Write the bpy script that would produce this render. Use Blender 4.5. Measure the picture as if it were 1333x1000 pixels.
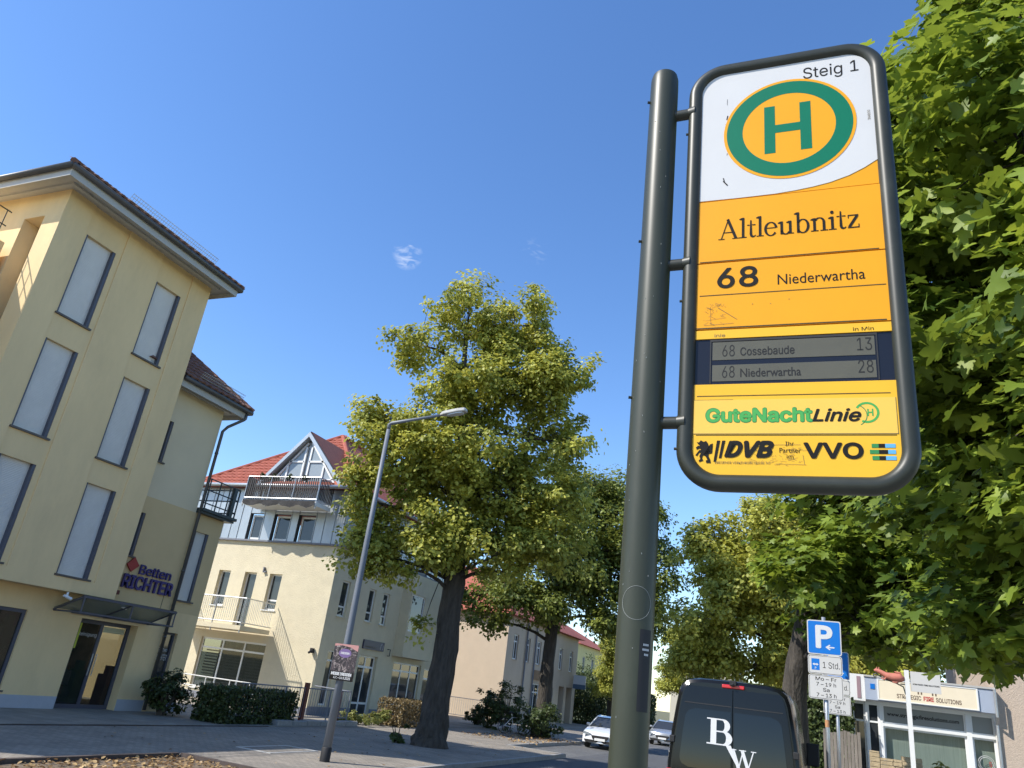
import bpy, math, random
import numpy as np
from mathutils import Vector, Matrix

random.seed(7); RNG = np.random.default_rng(7)
R = math.radians
for o in list(bpy.data.objects): bpy.data.objects.remove(o)
scn = bpy.context.scene
COL = scn.collection

# ------------------------------------------------------------------ camera
CAM = Vector((0, 0, 2.0))
yaw, pit, rol = R(-23.8), R(22.2), R(7.4)
fw = Vector((math.sin(yaw)*math.cos(pit), math.cos(yaw)*math.cos(pit), math.sin(pit)))
r0 = Vector((math.cos(yaw), -math.sin(yaw), 0)); u0 = r0.cross(fw)
rr = r0*math.cos(rol) + u0*math.sin(rol); uu = u0*math.cos(rol) - r0*math.sin(rol)
cd = bpy.data.cameras.new('camera'); cam = bpy.data.objects.new('camera', cd); COL.objects.link(cam)
cam.matrix_world = Matrix(((rr.x, uu.x, -fw.x, CAM.x), (rr.y, uu.y, -fw.y, CAM.y), (rr.z, uu.z, -fw.z, CAM.z), (0, 0, 0, 1)))
cd.sensor_width = 36; cd.lens = 967/1333*36; cd.clip_start = .05; cd.clip_end = 3000
scn.camera = cam

# ------------------------------------------------------------------ light
SUN = Vector((-2.23, -2.1, 3.1)).normalized()
W = bpy.data.worlds.new('World'); scn.world = W; W.use_nodes = True
nt = W.node_tree; bg = nt.nodes['Background']
sky = nt.nodes.new('ShaderNodeTexSky'); sky.sky_type = 'NISHITA'; sky.sun_disc = False
sky.sun_elevation = math.asin(SUN.z); sky.sun_rotation = math.atan2(SUN.x, SUN.y)
sky.altitude = 0; sky.air_density = 1.0; sky.dust_density = .25; sky.ozone_density = 2.2
hsv = nt.nodes.new('ShaderNodeHueSaturation'); hsv.inputs['Saturation'].default_value = 1.2; hsv.inputs['Value'].default_value = .92; hsv.inputs['Hue'].default_value = .506
nt.links.new(sky.outputs[0], hsv.inputs['Color']); tcw = nt.nodes.new('ShaderNodeTexCoord'); cmp_ = nt.nodes.new('ShaderNodeMapping'); cmp_.inputs['Scale'].default_value = (30, 30, 75); nt.links.new(tcw.outputs['Generated'], cmp_.inputs[0])
cnz = nt.nodes.new('ShaderNodeTexNoise'); cnz.inputs['Scale'].default_value = 1.6; cnz.inputs['Detail'].default_value = 7; cnz.inputs['Distortion'].default_value = .8; nt.links.new(cmp_.outputs[0], cnz.inputs['Vector'])
crp = nt.nodes.new('ShaderNodeMapRange'); crp.inputs[1].default_value = .47; crp.inputs[2].default_value = .8; nt.links.new(cnz.outputs[0], crp.inputs[0])
cd0 = (fw+rr*(-136/967)+uu*(168/967)).normalized(); cd1 = (fw+rr*(30/967)+uu*(172/967)).normalized(); prev = None
for dv, wd, am in ((cd0, .99978, .75), (cd1, .9998, .25)):       # two small wisps of cloud low in the blue
    vd = nt.nodes.new('ShaderNodeVectorMath'); vd.operation = 'DOT_PRODUCT'; vd.inputs[1].default_value = dv; nt.links.new(tcw.outputs['Generated'], vd.inputs[0])
    mr = nt.nodes.new('ShaderNodeMapRange'); mr.inputs[1].default_value = wd; mr.inputs[2].default_value = 1.; mr.inputs[4].default_value = am; nt.links.new(vd.outputs['Value'], mr.inputs[0])
    if prev is None: prev = mr.outputs[0]
    else: ad = nt.nodes.new('ShaderNodeMath'); nt.links.new(prev, ad.inputs[0]); nt.links.new(mr.outputs[0], ad.inputs[1]); prev = ad.outputs[0]
ml = nt.nodes.new('ShaderNodeMath'); ml.operation = 'MULTIPLY'; nt.links.new(prev, ml.inputs[0]); nt.links.new(crp.outputs[0], ml.inputs[1])
cmx = nt.nodes.new('ShaderNodeMix'); cmx.data_type = 'RGBA'; nt.links.new(ml.outputs[0], cmx.inputs[0]); nt.links.new(hsv.outputs[0], cmx.inputs[6]); cmx.inputs[7].default_value = (4.2, 4.4, 4.7, 1)
nt.links.new(cmx.outputs[2], bg.inputs[0]); bg.inputs[1].default_value = .15
sl = bpy.data.lights.new('sun', 'SUN'); sl.energy = 3.35; sl.angle = R(.53); sl.color = (1, .955, .88)
so = bpy.data.objects.new('sun', sl); COL.objects.link(so); so.rotation_euler = SUN.to_track_quat('Z', 'Y').to_euler(); so.location = SUN*80
scn.view_settings.view_transform = 'Standard'; scn.view_settings.look = 'None'
scn.view_settings.exposure = .90; scn.view_settings.gamma = 1
scn.render.resolution_x = 1024; scn.render.resolution_y = 768

# ------------------------------------------------------------------ materials
MATS = {}
def mat(name, col, rough=.7, var=.0, vscale=3., bump=0., bscale=40., bdist=.02, metal=0., spec=.5, dirt=None, dscale=.7, stretch=None, coat=0.):
    if name in MATS: return MATS[name]
    m = bpy.data.materials.new(name); m.use_nodes = True; n = m.node_tree.nodes; l = m.node_tree.links
    b = n['Principled BSDF']; b.inputs['Roughness'].default_value = rough; b.inputs['Metallic'].default_value = metal
    b.inputs['Specular IOR Level'].default_value = spec; b.inputs['Base Color'].default_value = (*col, 1)
    if coat: b.inputs['Coat Weight'].default_value = coat
    geo = None
    if var or bump or dirt:
        geo = n.new('ShaderNodeNewGeometry'); src = geo.outputs['Position']
        if stretch:
            mp = n.new('ShaderNodeMapping'); mp.inputs['Scale'].default_value = stretch; l.new(src, mp.inputs[0]); src = mp.outputs[0]
    last = None
    if var:
        t = n.new('ShaderNodeTexNoise'); t.inputs['Scale'].default_value = vscale; t.inputs['Detail'].default_value = 6; t.inputs['Roughness'].default_value = .65
        l.new(src, t.inputs['Vector'])
        rp = n.new('ShaderNodeValToRGB'); rp.color_ramp.elements[0].position = .25; rp.color_ramp.elements[1].position = .75
        rp.color_ramp.elements[0].color = (*[c*(1-var) for c in col], 1); rp.color_ramp.elements[1].color = (*[min(1, c*(1+var)) for c in col], 1)
        l.new(t.outputs[0], rp.inputs[0]); last = rp.outputs[0]
    if dirt:
        t2 = n.new('ShaderNodeTexNoise'); t2.inputs['Scale'].default_value = dscale; t2.inputs['Detail'].default_value = 9; t2.inputs['Roughness'].default_value = .7
        l.new(src, t2.inputs['Vector'])
        r2 = n.new('ShaderNodeValToRGB'); r2.color_ramp.elements[0].position = .52; r2.color_ramp.elements[1].position = .78
        r2.color_ramp.elements[0].color = (0, 0, 0, 1); r2.color_ramp.elements[1].color = (.55, .55, .55, 1)
        l.new(t2.outputs[0], r2.inputs[0])
        mx = n.new('ShaderNodeMix'); mx.data_type = 'RGBA'
        l.new(r2.outputs[0], mx.inputs[0])
        if last: l.new(last, mx.inputs[6])
        else: mx.inputs[6].default_value = (*col, 1)
        mx.inputs[7].default_value = (*dirt, 1); last = mx.outputs[2]
    if last: l.new(last, b.inputs['Base Color'])
    if bump:
        t3 = n.new('ShaderNodeTexNoise'); t3.inputs['Scale'].default_value = bscale; t3.inputs['Detail'].default_value = 4
        l.new(src, t3.inputs['Vector'])
        bp = n.new('ShaderNodeBump'); bp.inputs['Strength'].default_value = bump; bp.inputs['Distance'].default_value = bdist
        l.new(t3.outputs[0], bp.inputs['Height']); l.new(bp.outputs[0], b.inputs['Normal'])
    MATS[name] = m; return m

def glass(name, tint=(.02, .025, .03), rough=.03, alpha_t=.0):
    """window pane: dark mirror-like sheet, with some see-through when alpha_t is given"""
    if name in MATS: return MATS[name]
    m = bpy.data.materials.new(name); m.use_nodes = True; n = m.node_tree.nodes; l = m.node_tree.links
    b = n['Principled BSDF']; b.inputs['Base Color'].default_value = (*tint, 1); b.inputs['Roughness'].default_value = rough; b.inputs['IOR'].default_value = 1.55 if 'van' not in name else 1.48
    if alpha_t:
        tr = n.new('ShaderNodeBsdfTransparent'); tr.inputs[0].default_value = (.85, .9, .88, 1)
        mx = n.new('ShaderNodeMixShader'); mx.inputs[0].default_value = 1-alpha_t
        l.new(tr.outputs[0], mx.inputs[1]); l.new(b.outputs[0], mx.inputs[2]); l.new(mx.outputs[0], n['Material Output'].inputs[0])
    MATS[name] = m; return m

def leafmat(name, dark, light, trans=.35, rough=.5):
    m = bpy.data.materials.new(name); m.use_nodes = True; n = m.node_tree.nodes; l = m.node_tree.links
    b = n['Principled BSDF']; b.inputs['Roughness'].default_value = rough; b.inputs['Specular IOR Level'].default_value = .4
    a = n.new('ShaderNodeAttribute'); a.attribute_name = 'tone'
    rp = n.new('ShaderNodeValToRGB'); rp.color_ramp.elements[0].color = (*dark, 1); rp.color_ramp.elements[1].color = (*light, 1)
    l.new(a.outputs['Fac'], rp.inputs[0]); l.new(rp.outputs[0], b.inputs['Base Color'])
    t = n.new('ShaderNodeBsdfTranslucent'); hs = n.new('ShaderNodeHueSaturation'); hs.inputs['Value'].default_value = 1.5; hs.inputs['Hue'].default_value = .485
    l.new(rp.outputs[0], hs.inputs['Color']); l.new(hs.outputs[0], t.inputs[0])
    mx = n.new('ShaderNodeMixShader'); mx.inputs[0].default_value = trans
    l.new(b.outputs[0], mx.inputs[1]); l.new(t.outputs[0], mx.inputs[2]); l.new(mx.outputs[0], n['Material Output'].inputs[0])
    return m

def pavermat(name, col, bw, bh, mortar, var=.12, rough=.85, rot=0., msize=.006):
    m = bpy.data.materials.new(name); m.use_nodes = True; n = m.node_tree.nodes; l = m.node_tree.links
    b = n['Principled BSDF']; b.inputs['Roughness'].default_value = rough
    g = n.new('ShaderNodeNewGeometry'); mp = n.new('ShaderNodeMapping'); mp.inputs['Rotation'].default_value = (0, 0, rot); l.new(g.outputs['Position'], mp.inputs[0])
    br = n.new('ShaderNodeTexBrick'); br.inputs['Scale'].default_value = 1; br.inputs['Brick Width'].default_value = bw; br.inputs['Row Height'].default_value = bh
    br.inputs['Mortar Size'].default_value = msize; br.inputs['Mortar Smooth'].default_value = .2; br.inputs['Bias'].default_value = -.1
    br.inputs['Color1'].default_value = (*[c*(1-var) for c in col], 1); br.inputs['Color2'].default_value = (*[c*(1+var) for c in col], 1); br.inputs['Mortar'].default_value = (*mortar, 1)
    l.new(mp.outputs[0], br.inputs['Vector'])
    t = n.new('ShaderNodeTexNoise'); t.inputs['Scale'].default_value = .9; t.inputs['Detail'].default_value = 8; l.new(g.outputs['Position'], t.inputs['Vector'])
    r2 = n.new('ShaderNodeValToRGB'); r2.color_ramp.elements[0].position = .3; r2.color_ramp.elements[1].position = .75
    r2.color_ramp.elements[0].color = (.72, .72, .72, 1); r2.color_ramp.elements[1].color = (1.12, 1.1, 1.06, 1)
    l.new(t.outputs[0], r2.inputs[0])
    mx = n.new('ShaderNodeMix'); mx.data_type = 'RGBA'; mx.blend_type = 'MULTIPLY'; mx.inputs[0].default_value = 1
    l.new(br.outputs[0], mx.inputs[6]); l.new(r2.outputs[0], mx.inputs[7]); l.new(mx.outputs[2], b.inputs['Base Color'])
    bp = n.new('ShaderNodeBump'); bp.inputs['Strength'].default_value = .5; bp.inputs['Distance'].default_value = .01
    l.new(br.outputs['Fac'], bp.inputs['Height']); bp.invert = True; l.new(bp.outputs[0], b.inputs['Normal'])
    return m

M = {}
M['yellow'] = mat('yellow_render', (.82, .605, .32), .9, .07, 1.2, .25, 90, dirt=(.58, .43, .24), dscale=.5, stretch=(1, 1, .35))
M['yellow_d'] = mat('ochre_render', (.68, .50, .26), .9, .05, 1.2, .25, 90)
M['greycream'] = mat('grey_cream_render', (.72, .60, .40), .9, .04, 1.2, .25, 90)
M['cream'] = mat('cream_rough_render', (.67, .59, .415), .92, .07, 2.0, .9, 26, dirt=(.50, .44, .30), dscale=.6)
M['beige'] = mat('beige_render', (.56, .45, .33), .92, .05, 1.5, .3, 60, dirt=(.55, .46, .34), dscale=.5)
M['lemon'] = mat('lemon_render', (.75, .66, .30), .92, .05, 1.5, .3, 60)
M['pinkbeige'] = mat('pink_beige_render', (.52, .42, .33), .95, .1, 14, .8, 45)
M['plinth'] = mat('plinth_grey', (.42, .43, .46), .85, .08, 3, .2, 60)
M['plinth_d'] = mat('plinth_dark_grey', (.20, .21, .24), .85, .08, 3, .2, 60)
M['soffit'] = mat('soffit_light_grey', (.46, .45, .42), .6, .05, 4)
M['gutter'] = mat('gutter_dark_zinc', (.10, .095, .09), .45, .1, 6, metal=.3)
M['browntile'] = mat('brown_roof_tile', (.19, .095, .066), .75, .35, 7, .2, 60)
M['redtile'] = mat('red_roof_tile', (.34, .088, .05), .75, .28, 5, .2, 60)
M['shutter'] = mat('shutter_white', (.68, .65, .60), .5, .06, 2.5)
M['blueframe'] = mat('blue_grey_frame', (.080, .082, .105), .45)
M['sill'] = mat('sill_brown_metal', (.10, .085, .075), .45)
M['whiteframe'] = mat('white_plastic_frame', (.78, .78, .76), .4)
M['steel'] = mat('galvanised_steel', (.50, .51, .52), .38, .12, 9, metal=.75)
M['whitemetal'] = mat('white_painted_metal', (.72, .72, .70), .4)
M['darkmetal'] = mat('dark_painted_metal', (.035, .045, .045), .42)
M['zinc'] = mat('zinc_cladding', (.40, .43, .45), .38, .12, 1.6, metal=.45, stretch=(1, 1, .4))
M['zinc_seam'] = mat('zinc_seam', (.10, .11, .125), .5, metal=.3)
M['glass'] = glass('window_glass', (.035, .04, .045))
M['glass_see'] = glass('clear_glass', (.02, .03, .03), .02, .55)
M['glass_clear'] = glass('shop_clear_glass', (.02, .03, .03), .02, .8)
M['glass_frost'] = glass('canopy_glass', (.30, .32, .28), .25, .35)
M['blind'] = mat('blind_cloth', (.40, .38, .33), .8)
M['curtain'] = mat('curtain_cloth', (.72, .71, .66), .9, .2, 6, stretch=(8, 8, .2))
M['interior'] = mat('shop_interior', (.30, .27, .23), .9, .6, 2.2)
M['asphalt'] = mat('asphalt', (.085, .087, .092), .9, .22, 3, .5, 140, dirt=(.13, .125, .12), dscale=.4)
M['kerb'] = mat('granite_kerb', (.30, .29, .275), .85, .22, 9, .3, 80)
M['kerb_d'] = mat('dark_edging', (.085, .065, .055), .9, .25, 7, .3, 60)
M['soil'] = mat('dry_soil', (.17, .125, .08), .95, .35, 3, .7, 50)
M['litter'] = mat('dry_leaves', (.42, .25, .09), .85, .45, 11)
M['grass'] = mat('dry_verge', (.14, .13, .06), .95, .35, 3, .6, 60)
M['poledark'] = mat('sign_frame_paint', (.027, .029, .020), .42, .15, 5, spec=.4, dirt=(.055, .057, .044), dscale=5)
M['polegreen'] = mat('pole_paint', (.038, .042, .026), .42, .12, 5, spec=.4, dirt=(.08, .086, .058), dscale=4, stretch=(1, 1, .25))
M['lamppost'] = mat('lamp_post_paint', (.16, .175, .20), .5, .12, 4, stretch=(1, 1, .3))
M['bark'] = mat('bark_brown', (.085, .068, .052), .95, .5, 7, 1.0, 16, stretch=(1, 1, .28))
M['bark_d'] = mat('bark_dark', (.062, .053, .043), .95, .55, 9, 1.0, 13, bdist=.09, stretch=(1, 1, .22))
M['white_print'] = mat('white_sign_foil', (.56, .55, .53), .4, .03, 4, spec=.3)
M['amber'] = mat('amber_sign_foil', (.74, .32, .006), .4, .03, 5, spec=.3)
M['amber2'] = mat('amber_foil_reflection_tint', (.76, .42, .024), .4, .04, 5, spec=.3)  # same amber foil, with the lower plates' yellower reflection painted into its colour
M['amber3'] = mat('pale_yellow_sticker', (.78, .47, .075), .45, .04, 5, spec=.3)
M['hgreen'] = mat('haltestelle_green', (.0, .145, .072), .4, spec=.3)
M['lgreen'] = mat('print_light_green', (.06, .33, .07), .5, spec=.3)
M['dgreen'] = mat('print_mid_green', (.03, .21, .06), .5, spec=.3)
M['black_print'] = mat('black_print', (.012, .011, .010), .6, spec=.15)
M['grey_print'] = mat('grey_print', (.16, .13, .07), .6, spec=.2)
M['blue_print'] = mat('light_blue_print', (.10, .36, .62), .45)
M['seam'] = mat('plate_gap', (.05, .035, .012), .8)
M['dispdark'] = mat('display_bezel', (.012, .014, .022), .25, spec=.3)
M['lcd'] = mat('lcd_glass', (.10, .092, .062), .3, .08, 14, spec=.4)
M['lcd_ink'] = mat('lcd_segments', (.028, .026, .022), .4, spec=.2)
M['psign'] = mat('parking_blue', (.008, .16, .55), .4, spec=.3)
M['signback'] = mat('sign_aluminium', (.42, .43, .44), .45, metal=.6)
M['sticker_w'] = mat('sticker_white', (.62, .62, .62), .5, spec=.3)
M['letter_purple'] = mat('letter_purple_blue', (.045, .03, .16), .4)
M['red_plate'] = mat('red_diamond', (.38, .035, .03), .45)
M['vanblack'] = mat('van_black_paint', (.006, .0065, .007), .16, spec=.32)
M['vanglass'] = glass('van_privacy_glass', (.004, .005, .006), .02)
M['rubber'] = mat('rubber_trim', (.015, .015, .016), .7)
M['redlens'] = mat('red_lens', (.55, .02, .03), .15)
M['carwhite'] = mat('car_white_paint', (.72, .74, .76), .18, coat=.8)
M['chrome'] = mat('chrome', (.7, .7, .7), .12, metal=1.)
M['wood'] = mat('weathered_wood', (.22, .19, .16), .9, .35, 6, .4, 30, stretch=(1, 1, .2))
M['rust'] = mat('rust_brown_paint', (.16, .045, .03), .7, .2, 6)
M['stone'] = mat('yellow_sandstone', (.46, .36, .22), .9, .3, 6, .6, 24)
M['fascia'] = mat('fascia_blue_grey', (.36, .41, .50), .5, .05, 3)
M['creamboard'] = mat('cream_sign_board', (.80, .70, .52), .5, .04, 3)
M['clay'] = mat('terracotta_figure', (.50, .17, .12), .7, .2, 8)
M['navy'] = mat('navy_sign', (.015, .016, .06), .4)

# ------------------------------------------------------------------ mesh helpers
def origin(o):
    v = Vector((0, 0, 0))
    while o is not None: v += o.location; o = o.parent
    return v
def V3(*a): return Vector(a)
class MB:
    def __init__(s): s.v = []; s.f = []
    def face(s, pts):
        b = len(s.v); s.v += [tuple(p) for p in pts]; s.f.append(tuple(range(b, b+len(pts))))
    def obox(s, O, U, V, N, u0, u1, v0, v1, n0, n1):
        b = len(s.v)
        for u in (u0, u1):
            for v in (v0, v1):
                for n in (n0, n1): s.v.append(tuple(O+U*u+V*v+N*n))
        s.f += [tuple(b+i for i in q) for q in ((0, 1, 3, 2), (4, 6, 7, 5), (0, 4, 5, 1), (2, 3, 7, 6), (0, 2, 6, 4), (1, 5, 7, 3))]
    def box(s, x0, x1, y0, y1, z0, z1):
        s.obox(V3(0, 0, 0), V3(1, 0, 0), V3(0, 1, 0), V3(0, 0, 1), x0, x1, y0, y1, z0, z1)
    def tube(s, pts, rad, seg=10, caps=True, noise=0., nfreq=3, closed=False):
        pts = [Vector(p) for p in pts]; n = len(pts)
        if not hasattr(rad, '__len__'): rad = [rad]*n
        b = len(s.v); up = None
        for i, p in enumerate(pts):
            if closed: t = (pts[(i+1) % n]-pts[i-1]).normalized()
            else: t = (pts[min(i+1, n-1)]-pts[max(i-1, 0)]).normalized()
            if up is None:
                up = Vector((0, 0, 1)) if abs(t.z) < .9 else Vector((1, 0, 0))
                up = (up-t*up.dot(t)).normalized()
            up = (up-t*up.dot(t)).normalized(); sd = t.cross(up)
            for k in range(seg):
                a = 2*math.pi*k/seg; r = rad[i]
                if noise: r *= 1+noise*(math.sin(nfreq*a+i*.9)+.6*math.sin((nfreq*2+1)*a-i*1.7)+random.uniform(-.5, .5))
                s.v.append(tuple(p+(up*math.cos(a)+sd*math.sin(a))*r))
        for i in range(n if closed else n-1):
            j = (i+1) % n
            for k in range(seg):
                k2 = (k+1) % seg
                s.f.append((b+i*seg+k, b+i*seg+k2, b+j*seg+k2, b+j*seg+k))
        if caps and not closed:
            s.f.append(tuple(b+k for k in range(seg))[::-1]); s.f.append(tuple(b+(n-1)*seg+k for k in range(seg)))
    def prism(s, poly, O, U, V, N, n0, n1):
        b = len(s.v); k = len(poly)
        for n in (n0, n1): s.v += [tuple(O+U*p[0]+V*p[1]+N*n) for p in poly]
        s.f.append(tuple(range(b, b+k))[::-1]); s.f.append(tuple(range(b+k, b+2*k)))
        for i in range(k): j = (i+1) % k; s.f.append((b+i, b+j, b+k+j, b+k+i))
    def facade(s, O, U, N, w, h, holes, depth, v0=0.):
        """wall sheet with real openings and reveals; V is up"""
        V = Vector((0, 0, 1))
        us = sorted({0., w, *[x for q in holes for x in (q[0], q[2])]}); vs = sorted({v0, h, *[x for q in holes for x in (q[1], q[3])]})
        us = [u for u in us if 0 <= u <= w]; vs = [v for v in vs if v0 <= v <= h]
        flip = U.cross(V).dot(N) < 0
        def q4(a, b_, c, d): s.face((a, b_, c, d) if not flip else (d, c, b_, a))
        for i in range(len(us)-1):
            for j in range(len(vs)-1):
                cu, cv = (us[i]+us[i+1])/2, (vs[j]+vs[j+1])/2
                if any(q[0] < cu < q[2] and q[1] < cv < q[3] for q in holes): continue
                q4(O+U*us[i]+V*vs[j], O+U*us[i+1]+V*vs[j], O+U*us[i+1]+V*vs[j+1], O+U*us[i]+V*vs[j+1])
        for q in holes:
            d = -N*(q[4] if len(q) > 4 else depth)
            P = [O+U*q[0]+V*q[1], O+U*q[2]+V*q[1], O+U*q[2]+V*q[3], O+U*q[0]+V*q[3]]
            for i in range(4):
                a, b_ = P[i], P[(i+1) % 4]; q4(a, a+d, b_+d, b_)
    def mesh(s, name, org=None):
        me = bpy.data.meshes.new(name); o = org or Vector((0, 0, 0))
        me.from_pydata([(a-o.x, b-o.y, c-o.z) for a, b, c in s.v], [], s.f); me.update(); return me
    def build(s, name, m, parent=None, smooth=False, bevel=0., autosm=None):
        o = bpy.data.objects.new(name, s.mesh(name, origin(parent)))
        COL.objects.link(o); o.parent = parent
        if m is not None: o.data.materials.append(m)
        if smooth:
            for p in o.data.polygons: p.use_smooth = True
        if autosm is not None:
            try: o.data.set_sharp_from_angle(angle=R(autosm))
            except Exception: pass
        if bevel:
            md = o.modifiers.new('bevel', 'BEVEL'); md.width = bevel; md.segments = 2; md.limit_method = 'ANGLE'
        return o
def tag(o, label=None, cat=None, group=None, kind=None):
    if label: o['label'] = label
    if cat: o['category'] = cat
    if group: o['group'] = group
    if kind: o['kind'] = kind
    return o
def thing(name, loc, label, cat, group=None):
    o = bpy.data.objects.new(name, None); o.location = loc; o.empty_display_size = .2; COL.objects.link(o)
    return tag(o, label, cat, group)
def inst(name, me, parent, loc, rot=None, scale=None):
    o = bpy.data.objects.new(name, me); COL.objects.link(o); o.parent = parent
    o.location = Vector(loc)-origin(parent)
    if rot is not None: o.rotation_euler = rot
    if scale is not None: o.scale = scale
    return o
def copy_tree(o, parent=None):
    c = o.copy(); COL.objects.link(c); c.parent = parent
    for ch in list(o.children): copy_tree(ch, c)
    return c
EX, EY, EZ = V3(1, 0, 0), V3(0, 1, 0), V3(0, 0, 1)

# ---- flat lettering -------------------------------------------------------
FONT = None
try:                      # the plain sans that ships with Blender itself; its built-in face if absent
    import os
    FONT = bpy.data.fonts.load(os.path.join(bpy.utils.system_resource('DATAFILES', path='fonts'), 'Inter.woff2'))
except Exception: FONT = None
def text_mesh(s, bold=0., shear=0., space=1.):
    c = bpy.data.curves.new('lettering', 'FONT'); c.body = s; c.shear = shear; c.space_character = space; c.resolution_u = 4
    if FONT and not any(ch in 'wP' for ch in s): c.font = FONT
    o = bpy.data.objects.new('lettering', c); COL.objects.link(o)
    dg = bpy.context.evaluated_depsgraph_get(); dg.update(); me = bpy.data.meshes.new_from_object(o.evaluated_get(dg))
    bpy.data.objects.remove(o); v = np.array([x.co[:] for x in me.vertices]); f = [tuple(p.vertices) for p in me.polygons]; bpy.data.meshes.remove(me)
    return v[:, :2], f
def place2d(v, f, O, U, V, N, rect, m, parent, name='lettering', thick=0., fit='both'):
    """v 2-D points -> fitted into rect (u0,v0,u1,v1) of a plane; sits on N"""
    lo, hi = v.min(0), v.max(0); u0, v0, u1, v1 = rect
    sx = (u1-u0)/(hi[0]-lo[0]); sy = (v1-v0)/(hi[1]-lo[1])
    b = MB(); P = [O+U*(u0+(x-lo[0])*sx)+V*(v0+(y-lo[1])*sy) for x, y in v]
    flip = U.cross(V).dot(N) < 0
    if thick:
        n = len(P); b.v = [tuple(p+N*thick) for p in P]+[tuple(p) for p in P]
        fl = [q[::-1] if flip else q for q in f]; b.f = list(fl)
        cnt = {}
        for q in fl:
            for i in range(len(q)): cnt[(q[i], q[(i+1) % len(q)])] = 1
        for (i, j) in cnt:
            if (j, i) not in cnt: b.f.append((i, i+n, j+n, j))
    else:
        b.v = [tuple(p) for p in P]; b.f = [q[::-1] if flip else q for q in f]
    return b.build(name, m, parent)
def text(s, O, U, V, N, rect, m, parent, bold=0., shear=0., thick=0., name='lettering', space=1.):
    v, f = text_mesh(s, bold, shear, space)
    if bold > 0:          # heavier weight: the letter spread by its stroke, each layer a hair above the last
        lo, hi = v.min(0), v.max(0); sx = (rect[2]-rect[0])/(hi[0]-lo[0]+2*bold); sy = (rect[3]-rect[1])/(hi[1]-lo[1]+2*bold); o = None; acc = MB()
        flip = U.cross(V).dot(N) < 0; st = max(.00003, (rect[3]-rect[1])*.0011) if thick == 0 else .0006
        for i in range(9):
            dx, dy = (0, 0) if i == 8 else (bold*math.cos(i*math.pi/4), bold*math.sin(i*math.pi/4)); k = len(acc.v); h_ = thick+st*i
            P = [O+U*(rect[0]+(x+dx-lo[0]+bold)*sx)+V*(rect[1]+(y+dy-lo[1]+bold)*sy) for x, y in v]; n_ = len(P)
            acc.v += [tuple(p+N*h_) for p in P]; fl = [tuple(k+j for j in (q[::-1] if flip else q)) for q in f]; acc.f += fl
            if thick:
                acc.v += [tuple(p) for p in P]; cnt = {(q[a], q[(a+1) % len(q)]) for q in fl for a in range(len(q))}
                acc.f += [(a, a+n_, c+n_, c) for a, c in cnt if (c, a) not in cnt]
        return acc.build(name, m, parent)
    return place2d(v, f, O, U, V, N, rect, m, parent, name, thick)

# serif letters drawn as broad-nib strokes
class Nib:
    def __init__(s): s.v = []; s.f = []
    def rib(s, pts, ws):
        n = len(pts); b = len(s.v)
        if not hasattr(ws, '__len__'): ws = [ws]*n
        for i in range(n):
            a = np.array(pts[max(i-1, 0)]); c = np.array(pts[min(i+1, n-1)]); t = c-a; t = t/(np.hypot(*t)+1e-9); q = np.array((-t[1], t[0]))*ws[i]/2
            s.v += [tuple(np.array(pts[i])+q), tuple(np.array(pts[i])-q)]
        for i in range(n-1): s.f.append((b+2*i, b+2*i+1, b+2*i+3, b+2*i+2))
    def rect(s, x0, y0, x1, y1):
        b = len(s.v); s.v += [(x0, y0), (x1, y0), (x1, y1), (x0, y1)]; s.f.append((b, b+1, b+2, b+3))
    def arc(s, cx, cy, rx, ry, a0, a1, thick=.13, thin=.045, n=20):
        A = [R(a0+(a1-a0)*i/n) for i in range(n+1)]
        s.rib([(cx+rx*math.cos(a), cy+ry*math.sin(a)) for a in A], [thin+(thick-thin)*abs(math.cos(a))**1.3 for a in A])
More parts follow.
